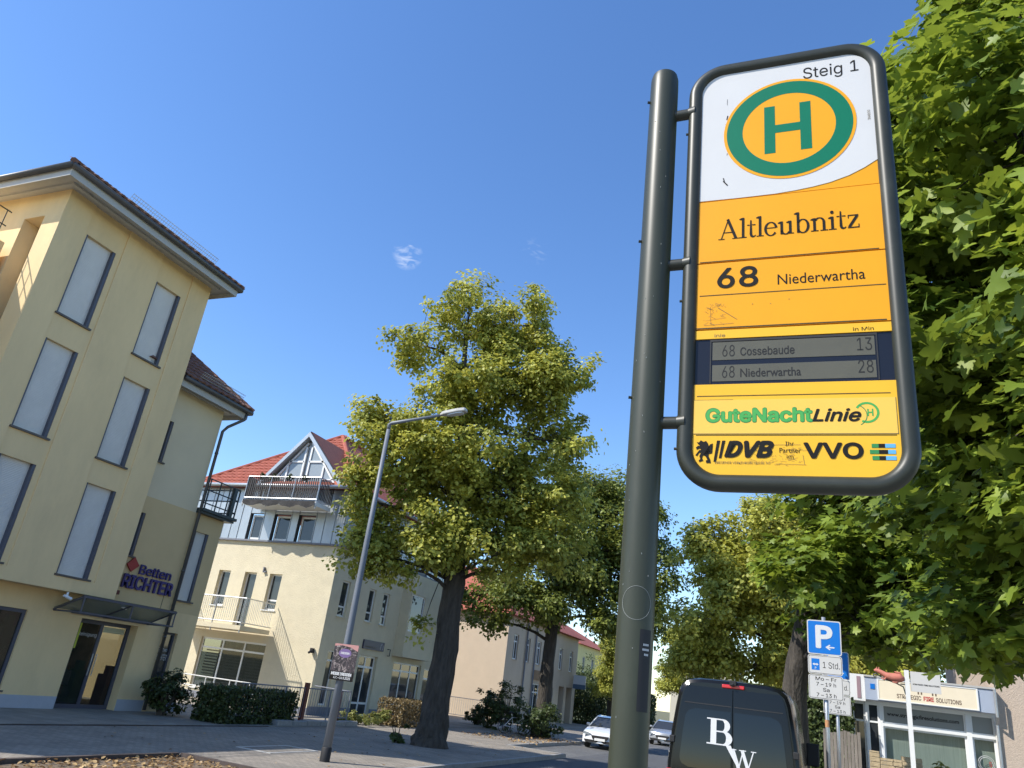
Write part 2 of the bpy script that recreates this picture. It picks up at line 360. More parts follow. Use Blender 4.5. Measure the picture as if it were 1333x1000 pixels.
def serif_word(word):
    g = Nib(); x = 0.; T = .12; t = .045; xh = .64
    def off(fn):
        k = len(g.v); fn(); g.v[k:] = [(a+x, b) for a, b in g.v[k:]]
    def stem(cx, h, base=True, flag=True):
        g.rect(cx-T/2, 0, cx+T/2, h)
        if base: g.rect(cx-.17, -.001, cx-T/2, .04); g.rect(cx+T/2, -.001, cx+.17, .04)
        if flag: g.v += [(cx-T/2, h-.11), (cx-T/2, h), (cx-.18, h-.055), (cx-.18, h-.09)]; b = len(g.v); g.f.append((b-4, b-3, b-2, b-1))
    for ch in word:
        if ch == 'A':
            def fn():
                g.rib([(.14, .02), (.47, 1.0)], t); g.rib([(.44, 1.02), (.84, .02)], T+.015); g.rect(.25, .32, .68, .36)
                g.rect(-.01, 0, .30, .035); g.rect(.66, 0, 1.02, .035)
            adv = 1.0
        elif ch == 'l':
            def fn(): stem(.18, 1.02)
            adv = .37
        elif ch == 'i':
            def fn(): stem(.18, xh); g.rib([(.18+.08*math.cos(a/2.), .85+.08*math.sin(a/2.)) for a in range(13)], .0); g.arc(.18, .85, .04, .04, 0, 360, .085, .085, 12)
            adv = .37
        elif ch == 't':
            def fn():
                g.rib([(.18, .86), (.18, .15), (.2, .07), (.26, .025), (.34, .03), (.40, .09)], [T*.5, T, T, T*.8, t*1.2, t*.8]); g.rect(.24, xh-.045, .40, xh); g.rect(.0, xh-.045, .12, xh)
            adv = .43
        elif ch == 'e':
            def fn(): g.arc(.31, .32, .25, .33, 8, 325, T, t); g.rect(.13, .35, .555, .39)
            adv = .64
        elif ch == 'u':
            def fn():
                stem(.17, xh, base=False); stem(.56, xh, base=False); g.arc(.35, .2, .18, .2, 185, 330, T, t); g.rect(.62, 0, .72, .04)
            adv = .77
        elif ch == 'b':
            def fn(): stem(.15, 1.02, base=False); g.arc(.36, .32, .24, .33, -150, 150, T, t)
            adv = .70
        elif ch == 'n':
            def fn(): stem(.18, xh); stem(.60, .42, flag=False); g.arc(.40, .42, .20, .22, 0, 150, T, t)
            adv = .79
        elif ch == 'z':
            def fn():
                g.rect(.06, xh-.05, .52, xh); g.rect(.04, 0, .54, .05); g.rib([(.47, xh-.05), (.10, .05)], T); g.rect(.06, xh-.17, .10, xh-.05); g.rect(.50, .05, .54, .18)
            adv = .6
        elif ch == 'B':
            def fn():
                g.rect(.12, 0, .30, 1); g.rect(0, 0, .12, .05); g.rect(0, .95, .12, 1)
                g.rect(.30, .95, .48, 1); g.rect(.30, .49, .50, .54); g.rect(.30, 0, .50, .05)
                g.arc(.47, .745, .17, .23, -90, 90, .17, .05); g.arc(.50, .27, .20, .245, -90, 90, .19, .05)
            adv = .8
        elif ch == 'W':
            def fn():
                g.rib([(.13, 1), (.42, 0)], .15); g.rib([(.40, 0), (.60, .95)], .05); g.rib([(.56, 1), (.84, 0)], .15); g.rib([(.82, 0), (1.08, 1)], .05)
                g.rect(-.02, .955, .30, 1); g.rect(.42, .955, .74, 1.0); g.rect(.96, .955, 1.2, 1)
            adv = 1.2
        off(fn); x += adv
    return np.array(g.v), g.f

# ---- window: frame part with pane / sill sub-parts -----------------------
def window(parent, O, U, N, u0, v0, u1, v1, inset, fm, cols=1, rows=None, fr=.06, pane=None, sill=None, back=None, name='window', sproj=.05):
    rows = rows or [1.]; V = EZ; b = MB(); n0, n1 = -inset-.06, -inset
    b.obox(O, U, V, N, u0, u0+fr, v0, v1, n0, n1); b.obox(O, U, V, N, u1-fr, u1, v0, v1, n0, n1)
    b.obox(O, U, V, N, u0+fr, u1-fr, v0, v0+fr, n0, n1); b.obox(O, U, V, N, u0+fr, u1-fr, v1-fr, v1, n0, n1)
    cw = (u1-u0)/cols; ys = [v0]; tot = sum(rows)
    for r_ in rows: ys.append(ys[-1]+(v1-v0)*r_/tot)
    for i in range(1, cols): b.obox(O, U, V, N, u0+cw*i-fr*.5, u0+cw*i+fr*.5, v0+fr, v1-fr, n0, n1-.004)
    for y in ys[1:-1]: b.obox(O, U, V, N, u0+fr, u1-fr, y-fr*.5, y+fr*.5, n0, n1-.008)
    w = b.build(name, fm, parent)
    for i in range(cols):
        for j in range(len(rows)):
            p = MB(); p.obox(O, U, V, N, u0+cw*i+fr*.4, u0+cw*(i+1)-fr*.4, ys[j]+fr*.4, ys[j+1]-fr*.4, n0+.02, n0+.03); p.build('pane', pane or M['glass'], w)
    if back:
        p = MB(); p.obox(O, U, V, N, u0+.01, u1-.01, v0+.01, v1-.01, n0-.12, n0-.10); p.build('curtain', back, w)
    if sill:
        p = MB(); p.obox(O, U, V, N, u0-.05, u1+.05, v0-.05, v0-.005, -inset-.02, sproj); p.build('sill', sill, w)
    return w

def shutter_window(parent, O, U, N, u0, v0, u1, v1, inset, full=True):
    """opening closed by a white roller shutter; blue guide rails, projecting metal sill"""
    V = EZ; b = MB()
    b.obox(O, U, V, N, u0, u0+.05, v0, v1, -inset, -.015); b.obox(O, U, V, N, u1-.09, u1-.002, v0, v1, -inset, -.015)
    w = b.build('window', M['blueframe'], parent)
    s = MB(); y = v0; pitch = .042; k = 0; a, c = u0+.05, u1-.09
    n0 = -inset+.03
    flip = U.cross(V).dot(N) < 0
    while y < v1-.001:
        y2 = min(y+pitch, v1); ym = y+(y2-y)*.8
        for (p, q, d0, d1) in ((y, ym, n0, n0+.007), (ym, y2, n0+.007, n0)):
            Q = [O+U*a+V*p+N*d0, O+U*c+V*p+N*d0, O+U*c+V*q+N*d1, O+U*a+V*q+N*d1]
            s.face(Q if not flip else Q[::-1])
        y = y2
    s.build('roller_shutter', M['shutter'], w)
    p = MB(); p.obox(O, U, V, N, u0-.04, u1+.06, v0-.05, v0-.002, -inset, .07); p.build('sill', M['sill'], w)
    return w

def tile_mesh(name, w, l, m):
    b = MB(); n = 5
    for i in range(n+1):
        t = i/n; h = .045*math.sin(math.pi*min(1, t*1.25)) if t < .8 else .004
        for (s_, z) in ((0, .035), (l*1.12, .0)): b.v.append((-w/2+w*t*1.02, s_, z+h))
        b.v.append((-w/2+w*t*1.02, 0, z-.0+h-.03+.035-.03))
    for i in range(n):
        a, c = i*3, (i+1)*3; b.f += [(a, c, c+1, a+1), (a+2, c+2, c, a)]
    me = b.mesh(name); me.materials.append(m); return me
def tiled_slope(parent, O, U, S, w, length, inside, m, tw=.30, tl=.34, limit=300, far_m=None):
    """pantiles laid on a slope: the nearest ones are single pieces, the rest one joined part"""
    N = U.cross(S).normalized(); me = tile_mesh('roof_tile', tw, tl, m); rot = Matrix((U, S, N)).transposed().to_euler()
    spots = []
    for j in range(int(length/tl)+1):
        for i in range(int(w/tw)+1):
            u, s_ = (i+.5)*tw, j*tl
            if inside(u, s_+tl*.5): spots.append(O+U*u+S*s_+N*(.03+random.uniform(-.004, .004)))
    spots.sort(key=lambda p: (p-CAM).length)
    for p in spots[:limit]: inst('roof_tile', me, parent, p, (rot.x+random.uniform(-.01, .01), rot.y, rot.z+random.uniform(-.012, .012)))
    if len(spots) > limit:
        b = MB(); Rm = Matrix((U, S, N)).transposed(); vs = [v.co.copy() for v in me.vertices]; fs = [tuple(p.vertices) for p in me.polygons]
        for p in spots[limit:]:
            k = len(b.v); b.v += [tuple(p+Rm @ v) for v in vs]; b.f += [tuple(k+i for i in q) for q in fs]
        tag(b.build('far_roof_tiles', m, parent), kind='stuff')

# ---- foliage ---------------------------------------------------------------
LINDEN = (np.array([(0, 0, 0), (-.36, .28, .07), (-.30, .72, .05), (0, 1.08, -.08), (.30, .72, .05), (.36, .28, .07)]), [(0, 3, 2, 1), (0, 5, 4, 3)])
def _maple():
    half = [(.12, -.04), (.34, -.06), (.50, .10), (.34, .25), (.54, .38), (.68, .58), (.44, .62), (.24, .54), (.22, .78), (0, 1.08)]
    out = [(0, 0)]+half+[(-x, y) for x, y in half[-2::-1]]
    P = [(0, .36, 0)]+[(x, y, .16*abs(x)-.16*y*y+.05*y) for x, y in out]
    n = len(out); return np.array(P), [(0, 1+i, 1+(i+1) % n) for i in range(n)]
MAPLE = _maple()
def leaf_mesh(name, pos, nrm, size, tone, tmpl, m, parent, droop=.35):
    T, F = tmpl; n = len(pos); k = len(T)
    nrm = nrm/np.linalg.norm(nrm, axis=1, keepdims=True)
    a = RNG.normal(size=(n, 3)); a[:, 2] -= droop*2; a -= nrm*np.sum(a*nrm, 1, keepdims=True); a /= np.linalg.norm(a, axis=1, keepdims=True)
    b = np.cross(a, nrm)
    v = pos[:, None, :]+size[:, None, None]*(T[None, :, 0:1]*b[:, None, :]+T[None, :, 1:2]*a[:, None, :]+T[None, :, 2:3]*nrm[:, None, :])
    v = v.reshape(-1, 3); o = origin(parent); v -= np.array(o)
    me = bpy.data.meshes.new(name); fl = [len(q) for q in F]; base = np.concatenate([np.array(q) for q in F])
    nl = len(base); loops = (base[None, :]+(np.arange(n)*k)[:, None]).ravel()
    starts = np.concatenate([[0], np.cumsum(fl)[:-1]]); st = (starts[None, :]+(np.arange(n)*nl)[:, None]).ravel()
    me.vertices.add(len(v)); me.vertices.foreach_set('co', v.ravel().astype(np.float32))
    me.loops.add(len(loops)); me.loops.foreach_set('vertex_index', loops.astype(np.int32))
    me.polygons.add(len(st)); me.polygons.foreach_set('loop_start', st.astype(np.int32)); me.polygons.foreach_set('loop_total', np.tile(fl, n).astype(np.int32))
    me.update(); me.validate()
    at = me.attributes.new('tone', 'FLOAT', 'POINT'); at.data.foreach_set('value', np.repeat(np.clip(tone, 0, 1), k).astype(np.float32))
    me.materials.append(m); ob = bpy.data.objects.new(name, me); COL.objects.link(ob); ob.parent = parent; return ob

def crown_points(blobs, ntuft, nleaf, tr, flat=.6, hollow=.45, tuft_var=.5, up=.75):
    """tufts of leaves spread through overlapping ellipsoids, denser toward their skins"""
    vol = np.array([b[3]*b[4]*b[5] for b in blobs])**.75; vol /= vol.sum()
    ch = RNG.choice(len(blobs), ntuft, p=vol); B = np.array(blobs)[ch]
    d = RNG.normal(size=(ntuft, 3)); d /= np.linalg.norm(d, axis=1, keepdims=True)
    rad = hollow+(1-hollow)*RNG.random(ntuft)**.6
    rad *= 1+.17*RNG.normal(size=ntuft)
    tc = B[:, :3]+d*rad[:, None]*B[:, 3:6]
    sc = tr*(1+tuft_var*(RNG.random(ntuft)-.5)*2)
    idx = np.repeat(np.arange(ntuft), nleaf); n = len(idx)
    e = RNG.normal(size=(n, 3)); e /= np.linalg.norm(e, axis=1, keepdims=True); e *= (RNG.random(n)**.45)[:, None]; e[:, 2] *= flat
    pos = tc[idx]+e*sc[idx][:, None]
    nrm = e*.5+d[idx]*.55+np.array([0, 0, up])+RNG.normal(size=(n, 3))*.45
    tone_t = RNG.random(ntuft); return tc, pos, nrm, idx, tone_t

def tree(name, label, base, trunk, rads, blobs, leafm, bark, ntuft, nleaf, tr, lsize, tmpl=LINDEN, group=None, flat=.6, hollow=.45, lsv=.35, noise=.06, limbs=True, drop=None, seg=14, up=.75):
    t = thing(name, base, label, 'tree', group)
    b = MB()
    # subdivide the trunk path
    P = [Vector(p) for p in trunk]; pts = []; rd = []
    for i in range(len(P)-1):
        for k in range(5):
            f = k/5; pts.append(P[i].lerp(P[i+1], f)); rd.append(rads[i]*(1-f)+rads[i+1]*f)
    pts.append(P[-1]); rd.append(rads[-1]); b.tube(pts, rd, seg, noise=noise); b.build('trunk', bark, t, smooth=True)
    sub = []
    for q in blobs:                     # every bough breaks up into smaller boughs with gaps between them
        ns = 9 if min(q[3:]) > .7 else 1
        for k in range(ns):
            d_ = RNG.normal(size=3); d_ /= np.linalg.norm(d_); d_[2] *= .9; w_ = .78 if ns > 1 else 0; f_ = RNG.uniform(.38, .58) if ns > 1 else 1.
            sub.append((q[0]+d_[0]*q[3]*w_, q[1]+d_[1]*q[4]*w_, q[2]+d_[2]*q[5]*w_, q[3]*f_, q[4]*f_, q[5]*f_*.9))
        if ns > 1: sub.append((*q[:3], q[3]*.6, q[4]*.6, q[5]*.6))
    tc, pos, nrm, idx, tt = crown_points(sub, ntuft, nleaf, tr, flat, hollow, up=up)
    if drop is not None:
        keep = drop(pos); pos, nrm, idx = pos[keep], nrm[keep], idx[keep]
    n = len(pos); tone = .5*tt[idx]+.5*RNG.random(n)
    if limbs:
        lb = MB(); top = [p for p in pts[len(pts)*2//5:]]
        ends = []
        for q in blobs:
            if min(q[3:]) < .6: continue
            c = Vector(q[:3]); s_ = min(top, key=lambda p: (p-c).length+max(0, p.z-c.z+.4)*2); m_ = s_.lerp(c, .5)+V3(random.uniform(-.3, .3), random.uniform(-.3, .3), .25)
            path = [s_, s_.lerp(m_, .5)+V3(0, 0, .1), m_, m_.lerp(c, .5), c]; r1 = rads[-1]*.9+.02
            lb.tube(path, [r1, r1*.8, r1*.62, r1*.48, r1*.3], 8, noise=.05); ends += [(p, r1*.5) for p in path[1:]]
        for i in range(0, ntuft, 2):
            c = Vector(tc[i]); s_, r1 = min(ends, key=lambda e: (e[0]-c).length); r2 = min(r1*.4, .05); m_ = s_.lerp(c, .55)+V3(0, 0, .12)
            lb.tube([s_, m_, c], [r2, r2*.6, r2*.25], 4, caps=False)
        lb.build('limbs', bark, t, smooth=True)
    size = lsize*(1+lsv*(RNG.random(n)*2-1))
    leaf_mesh('crown', pos, nrm, size, tone, tmpl, leafm, t)
    return t

def shrub(name, label, loc, half, leafm, n, lsize, box=False, group=None, stems=6, tuft=None, cat='shrub'):
    t = thing(name, loc, label, cat, group); L = np.array(loc)
    if box:
        p = RNG.uniform(-1, 1, (n, 3)); ax = RNG.integers(0, 3, n); sgn = np.where(RNG.random(n) < .5, -1., 1.)
        sk = RNG.random(n) < .75; p[np.arange(n)[sk], ax[sk]] = sgn[sk]*(1-.12*RNG.random(sk.sum()))
        nr = np.zeros((n, 3)); nr[np.arange(n), ax] = sgn
        pos = L+np.array([0, 0, half[2]])+p*np.array(half)+RNG.normal(size=(n, 3))*.025; nrm = nr*.7+RNG.normal(size=(n, 3))*.6+np.array([0, 0, .3])
        tone = RNG.random(n)
    else:
        nt_ = max(8, n//60); blobs = [(L[0], L[1], L[2]+half[2]*1.02, *half)]
        tc, pos, nrm, idx, tt = crown_points(blobs, nt_, n//nt_, tuft or max(half)*.26, .8, .35); pos[:, 2] = np.maximum(pos[:, 2], L[2]+.02); tone = .5*tt[idx]+.5*RNG.random(len(pos))
    leaf_mesh('foliage', pos, nrm, lsize*(1+.35*(RNG.random(len(pos))*2-1)), tone, LINDEN, leafm, t, .1)
    b = MB()
    for k in range(stems):
        a = random.uniform(0, 6.28); q = random.uniform(.2, .8)
        b.tube([V3(*loc)+V3(math.cos(a)*.08, math.sin(a)*.08, 0), V3(*loc)+V3(math.cos(a)*half[0]*q*.6, math.sin(a)*half[1]*q*.6, half[2]*.9), V3(*loc)+V3(math.cos(a)*half[0]*q, math.sin(a)*half[1]*q, half[2]*1.6)], [.03, .02, .008], 5)
    b.build('stems', M['bark'], t)
    return t
L_LIND = leafmat('linden_leaves', (.10, .135, .018), (.60, .59, .11), .38)
L_LIND2 = leafmat('linden_leaves_darker', (.06, .09, .018), (.28, .32, .06), .34)
L_MAPLE = leafmat('maple_leaves', (.035, .078, .010), (.29, .37, .04), .36)
L_MAPLED = leafmat('maple_leaves_deep', (.035, .075, .012), (.14, .22, .03), .38)
L_DARK = leafmat('dark_hedge_leaves', (.022, .034, .010), (.085, .11, .03), .25)
L_BROWN = leafmat('browned_hedge_leaves', (.10, .075, .03), (.30, .22, .10), .2)
L_YEL = leafmat('yellow_green_leaves', (.12, .14, .03), (.36, .36, .10), .25)
L_GREEN = leafmat('shrub_leaves', (.035, .055, .015), (.12, .16, .05), .3)

# ================================================================== SETTING
def sheet(name, rects, z, m, kind='structure', thick=0.):
    b = MB()
    for x0, x1, y0, y1 in rects:
        if thick: b.box(x0, x1, y0, y1, z-thick, z)
        else: b.face([(x0, y0, z), (x1, y0, z), (x1, y1, z), (x0, y1, z)])
    return tag(b.build(name, m), kind=kind)
sheet('ground', [(-900, 900, -900, 900)], -.17, M['grass'])
sheet('road', [(-9.05, -2.4, -60, 260)], -.12, M['asphalt'])
sheet('parking_bay', [(-2.4, -.24, 9.15, 120), (-11.4, -9.05, 30.15, 120)], -.124, pavermat('bay_setts', (.15, .15, .15), .12, .12, (.06, .06, .055)))
P_DARK = pavermat('grey_paving', (.30, .265, .22), .21, .105, (.12, .105, .085), .14)
P_LIGHT = pavermat('forecourt_paving', (.31, .275, .225), .40, .40, (.13, .11, .085), .1)
sheet('sidewalk_left', [(-16.3, -12.03, -40, 13.23), (-16.3, -9.2, 13.23, 30), (-16.3, -11.55, 30, 120)], 0, P_DARK, thick=.15)
sheet('forecourt', [(-40, -16.42, -40, 70)], .004, P_LIGHT, thick=.15)
sheet('sidewalk_right', [(-2.25, 9, -40, 9), (-.09, 9, 9, 120)], 0, pavermat('right_paving', (.30, .285, .26), .3, .3, (.13, .12, .1), .1), thick=.15)
def kerb(name, a, b_, m, w=.14, h=.17, top=.012, length=1.0):
    a, b_ = Vector(a), Vector(b_); d = (b_-a); n = max(1, round(d.length/length)); d.normalize(); rz = math.atan2(d.y, d.x); L = (b_-a).length/n
    root = bpy.data.objects.new(name, None); COL.objects.link(root); root.location = a; tag(root, kind='structure')
    q = MB(); q.box(.004, L-.004, -w/2, w/2, top-h, top); me = q.mesh('kerb_stone'); me.materials.append(m)
    for i in range(n): inst('kerb_stone', me, root, a+d*(L*i)+V3(0, 0, random.uniform(-.004, .004)), (random.uniform(-.004, .004), 0, rz))
    return root
kerb('kerb_road_left', (-9.125, 4, 0), (-9.125, 30, 0), M['kerb'])
kerb('kerb_bay_left', (-11.475, 30.1, 0), (-11.475, 70, 0), M['kerb'])
kerb('kerb_bay_end_left', (-11.4, 30.07, 0), (-9.2, 30.07, 0), M['kerb'])
kerb('kerb_stop_right', (-2.32, -6, 0), (-2.32, 9, 0), M['kerb'])
kerb('kerb_bay_right', (-.165, 9.2, 0), (-.165, 60, 0), M['kerb'])
kerb('verge_edging_back', (-11.97, 2, 0), (-11.97, 13.1, 0), M['kerb_d'], .10, .2, .055)
kerb('verge_edging_end', (-11.92, 13.16, 0), (-9.25, 13.16, 0), M['kerb_d'], .10, .2, .055)
kerb('forecourt_edging', (-16.36, 4, 0), (-16.36, 21.5, 0), M['kerb_d'], .08, .1, .022)
sheet('verge_soil', [(-11.9, -9.2, -20, 13.1)], -.015, M['soil'])
n = 1300; pos = np.column_stack([RNG.uniform(-11.9, -9.25, n), 13.05-np.abs(RNG.normal(0, 3.0, n)), RNG.uniform(-.005, .035, n)])
m_l = leafmat('litter_leaves', (.15, .08, .03), (.50, .34, .15), .1)
o = leaf_mesh('leaf_litter', pos, np.column_stack([RNG.normal(0, .35, n), RNG.normal(0, .35, n), np.ones(n)]), RNG.uniform(.05, .10, n), RNG.random(n), LINDEN, m_l, None, 0); tag(o, 'dry brown leaf litter scattered over the verge soil', 'leaf litter', kind='stuff')
n = 500; pos = np.column_stack([RNG.uniform(-14.5, -11.2, n), RNG.uniform(32, 39, n), RNG.uniform(.01, .06, n)])
o = leaf_mesh('leaf_litter', pos, np.column_stack([RNG.normal(0, .35, n), RNG.normal(0, .35, n), np.ones(n)]), RNG.uniform(.06, .13, n), RNG.random(n), LINDEN, m_l, None, 0); tag(o, 'golden fallen leaves round the second linden', 'leaf litter', kind='stuff')
n = 160; pos = np.column_stack([RNG.uniform(-16, -9.3, n), RNG.uniform(13.4, 30, n), np.full(n, .012)])
o = leaf_mesh('fallen_leaves', pos, np.column_stack([RNG.normal(0, .2, n), RNG.normal(0, .2, n), np.ones(n)]), RNG.uniform(.04, .09, n), RNG.random(n), LINDEN, m_l, None, 0); tag(o, 'few pale fallen leaves on the shaded grey paving', 'fallen leaves', kind='stuff')
# hatch set in the paving
h = thing('pavement_hatch', (-12.25, 16.7, 0), 'rectangular pale framed hatch set in the shaded paving', 'hatch')
b = MB()
for q in ((-12.75, -11.75, 15.75, 15.82), (-12.75, -11.75, 17.6, 17.67), (-12.75, -12.68, 15.82, 17.6), (-11.82, -11.75, 15.82, 17.6)): b.box(*q, .0, .014)
b.build('frame', M['soffit'], h); b = MB(); b.box(-12.68, -11.82, 15.82, 17.6, -.02, .006); b.build('cover', P_DARK, h)

# ================================================================== HOUSE 1 (yellow shop house on the left)
H1 = thing('yellow_shop_house', (-19.7, 16, 0), 'tall yellow rendered shop house with closed white roller shutters and brown tiled roof', 'house')
XB, XF = -19.0, -19.7
# projecting bay, street face (normal +X): strips with windows set back a little
strips = [(11.9, 13.18), (14.52, 15.84)]; rows = [(3.42, 5.95), (6.70, 9.22), (10.0, 12.5)]
Y0, Y1, Z0, Z1 = 11.1, 16.66, 3.02, 13.45
O = V3(XB, Y0, 0); b = MB()
b.facade(O, EY, EX, Y1-Y0, Z1, [(s0-Y0, 3.36, s1-Y0, Z1-.001, .035) for s0, s1 in strips], .035, Z0)
for s0, s1 in strips:
    O2 = V3(XB-.035, s0, 0)
    b.facade(O2, EY, EX, s1-s0, Z1, [(.07, z0, 1.10, z1) for z0, z1 in rows], .16, 3.36)
# end wall facing -Y with a tall recess, lit by the sun
EO = V3(-27, Y0, 0)
b.facade(EO, EX, -EY, 8.0, Z1, [(6.45, 9.2, 7.28, 12.62, .55), (2.5, 9.4, 5.2, 12.4, .3)], .3, Z0)
b.face([(-27, Y1, Z0), (XB, Y1, Z0), (XB, Y1, Z1), (-27, Y1, Z1)][::-1])
b.face([(-27, Y0, Z0), (XB, Y0, Z0), (XB, Y1, Z0), (-27, Y1, Z0)][::-1])
b.build('bay_wall', M['yellow'], H1)
for s0, s1 in strips:
    for z0, z1 in rows: shutter_window(H1, V3(XB-.035, s0, 0), EY, EX, .07, z0, 1.10, z1, .16)
window(H1, EO, EX, -EY, 6.45, 9.25, 7.28, 12.62, .5, M['blueframe'], 1, [1.4, 1.9], .07)
b = MB(); b.obox(EO, EX, EZ, -EY, 6.5, 7.23, 11.0, 12.55, -.47, -.45); b.build('roller_shutter', M['shutter'], H1)
window(H1, EO, EX, -EY, 2.5, 9.4, 5.2, 12.4, .27, M['blueframe'], 2, [1.])
# ground floor (normal +X) with shop window, door recess
b = MB()
gholes = [(11.6-9, .42, 14.68-9, 2.42, .14), (16.39-9, .0, 18.46-9, 2.42, .38), (19.52-9, .3, 20.16-9, 2.38, .2)]
b.facade(V3(XF, 9, 0), EY, EX, 20.85-9, 3.02, gholes, .14, .0)
b.build('shop_wall', M['yellow'], H1)
b = MB()
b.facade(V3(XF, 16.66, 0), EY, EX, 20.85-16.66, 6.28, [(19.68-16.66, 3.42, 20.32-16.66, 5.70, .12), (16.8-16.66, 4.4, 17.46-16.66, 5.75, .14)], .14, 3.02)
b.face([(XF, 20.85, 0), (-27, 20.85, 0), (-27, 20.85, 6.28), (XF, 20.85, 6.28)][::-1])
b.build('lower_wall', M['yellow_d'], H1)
b = MB()
b.facade(V3(XF, 16.66, 0), EY, EX, 19.45-16.66, 10.0, [(16.8-16.66, 7.44, 17.46-16.66, 8.83, .14)], .14, 6.68)
b.face([(XF, 19.45, 6.28), (-27, 19.45, 6.28), (-27, 19.45, 10), (XF, 19.45, 10)][::-1])
b.face([(XF, 16.66, 6.28), (XF, 19.45, 6.28), (XF, 19.45, 6.68), (XF, 16.66, 6.68)])
b.build('upper_wall', M['greycream'], H1)
shutter_window(H1, V3(XF, 16.66, 0), EY, EX, .14, 7.44, .80, 8.83, .14); shutter_window(H1, V3(XF, 16.66, 0), EY, EX, .14, 4.4, .80, 5.75, .14)
shutter_window(H1, V3(XF, 16.66, 0), EY, EX, 3.02, 3.42, 3.66, 5.70, .12)
for y0, y1 in ((9, 16.38), (18.47, 19.5), (20.18, 20.87)):
    b = MB(); b.box(XF-.03, XF+.02, y0, y1, 0, .32); b.build('plinth', M['plinth'], H1)
window(H1, V3(XF, 9, 0), EY, EX, 2.6, .42, 5.68, 2.42, .06, M['blueframe'], 2, [1.], .09, pane=M['glass_see'], sill=M['sill'])
window(H1, V3(XF, 16.66, 0), EY, EX, 2.86, .3, 3.5, 2.38, .12, M['blueframe'], 1, [1.], .07)
d = window(H1, V3(XF, 9, 0), EY, EX, 7.39, .0, 9.46, 2.42, .30, M['blueframe'], 2, [1.], .11, pane=M['glass_see'], name='shop_door')
b = MB()
for y in (8.36, 8.50): b.tube([V3(XF-.26, 9+y, .9), V3(XF-.26, 9+y, 1.5)], .015, 8)
b.build('door_handle', M['steel'], d)
# what stands behind the shop glass
b = MB(); b.box(-23.2, -23.1, 9, 20, .0, 3.0); b.box(-23.1, XF-.5, 9, 20, -.0, .012); b.box(-23.1, XF-.45, 9, 20, 2.9, 3.0); b.build('shop_interior', M['interior'], H1)
cols = [(.65, .62, .55), (.32, .42, .22), (.5, .16, .12), (.55, .5, .38), (.2, .2, .22), (.7, .7, .68)]
for k in range(16):
    c = cols[k % 6]; y = 11.7+k*.52+random.uniform(-.1, .1); b = MB(); x = random.uniform(-21.9, -20.6); hh = random.uniform(.4, 1.6); z = random.choice([.01, .01, .5])
    b.box(x-.2, x+.2, y-.2, y+.22, z, z+hh); b.box(x-.1, x+.1, y-.1, y+.1, z+hh, z+hh+.25); b.build('display_stand', mat('display_%d' % (k % 6), c, .8, .2, 5), H1)
DO = V3(XF-.325, 16.39, 0)
text('Reinigung', DO, EY, EZ, EX, (.30, 1.93, .95, 2.06), M['sticker_w'], d)
text('Betten', V3(XF-.14, 19.52, 0), EY, EZ, EX, (.12, 1.78, .5, 1.9), M['sticker_w'], H1); text('RICHTER', V3(XF-.14, 19.52, 0), EY, EZ, EX, (.10, 1.52, .56, 1.70), M['sticker_w'], H1)
b = MB(); b.obox(DO, EY, EZ, EX, .28, .34, 1.6, 2.3, .002, .006); b.build('door_sticker', mat('sticker_lime', (.5, .55, .05), .5), d)
b = MB(); b.obox(DO, EY, EZ, EX, 1.12, 1.9, 2.12, 2.28, .002, .006); b.build('door_sticker', mat('sticker_pale', (.5, .48, .30), .5), d)
text('CALIDA', DO, EY, EZ, EX, (1.2, 2.15, 1.8, 2.25), M['black_print'], d, bold=.02)
# raised shop name
SO = V3(XF+.03, 17.2, 0)
text('Betten', SO, EY, EZ, EX, (.62, 3.92, 1.92, 4.22), M['letter_purple'], H1, thick=.05, bold=.006, name='raised_lettering')
text('RICHTER', SO, EY, EZ, EX, (.10, 3.45, 2.12, 3.87), M['letter_purple'], H1, thick=.06, bold=.02, name='raised_lettering')
b = MB(); b.prism([(.08, 4.14), (.30, 3.94), (.54, 4.16), (.30, 4.38)], SO, EY, EZ, EX, 0, .05); b.build('diamond_emblem', M['red_plate'], H1)
b = MB(); b.tube([SO+V3(-.02, .3, 3.92), SO+V3(-.02, .3, 3.7)], .006, 5); b.tube([SO+V3(-.02, 1.9, 3.48), SO+V3(-.02, 1.9, 3.0)], .006, 5); b.build('cable', M['rubber'], H1)
b = MB(); b.box(XF, XF+.12, 17.02, 17.28, 3.22, 3.34); b.build('floodlight', M['rust'], H1)
# glass canopy over the door
C0, C1, Zo, Zw = 15.35, 18.75, 2.95, 2.54; Xo, Xw = -18.62, -19.66; cn = MB()
cn.box(Xo-.03, Xo+.03, C0, C1, Zo-.03, Zo+.03); cn.box(Xo-.02, Xo+.02, C0, C1, Zw-.02, Zw+.02); cn.box(Xw, Xw+.05, C0+.6, C1, Zw-.03, Zw+.03)
c = cn.build('canopy', M['blueframe'], H1)
b = MB(); b.face([(Xo, C0, Zo+.035), (Xo, C1, Zo+.035), (Xw, C1, Zw+.035), (Xw, C0, Zw+.035)]); b.face([(Xo, C0, Zo+.047), (Xo, C1, Zo+.047), (Xw, C1, Zw+.047), (Xw, C0, Zw+.047)][::-1]); b.build('pane', M['glass_frost'], c)
for y in (C0+.025, (C0+C1)/2, C1-.025):
    b = MB(); b.tube([V3(Xo, y, Zo), V3(Xw, y, Zw)], .028, 6); b.tube([V3(Xo, y, Zo), V3(Xo, y, Zw)], .022, 6); b.tube([V3(Xo, y, Zw), V3(Xw, y, Zw-.02)], .022, 6); b.build('bracket', M['blueframe'], c)
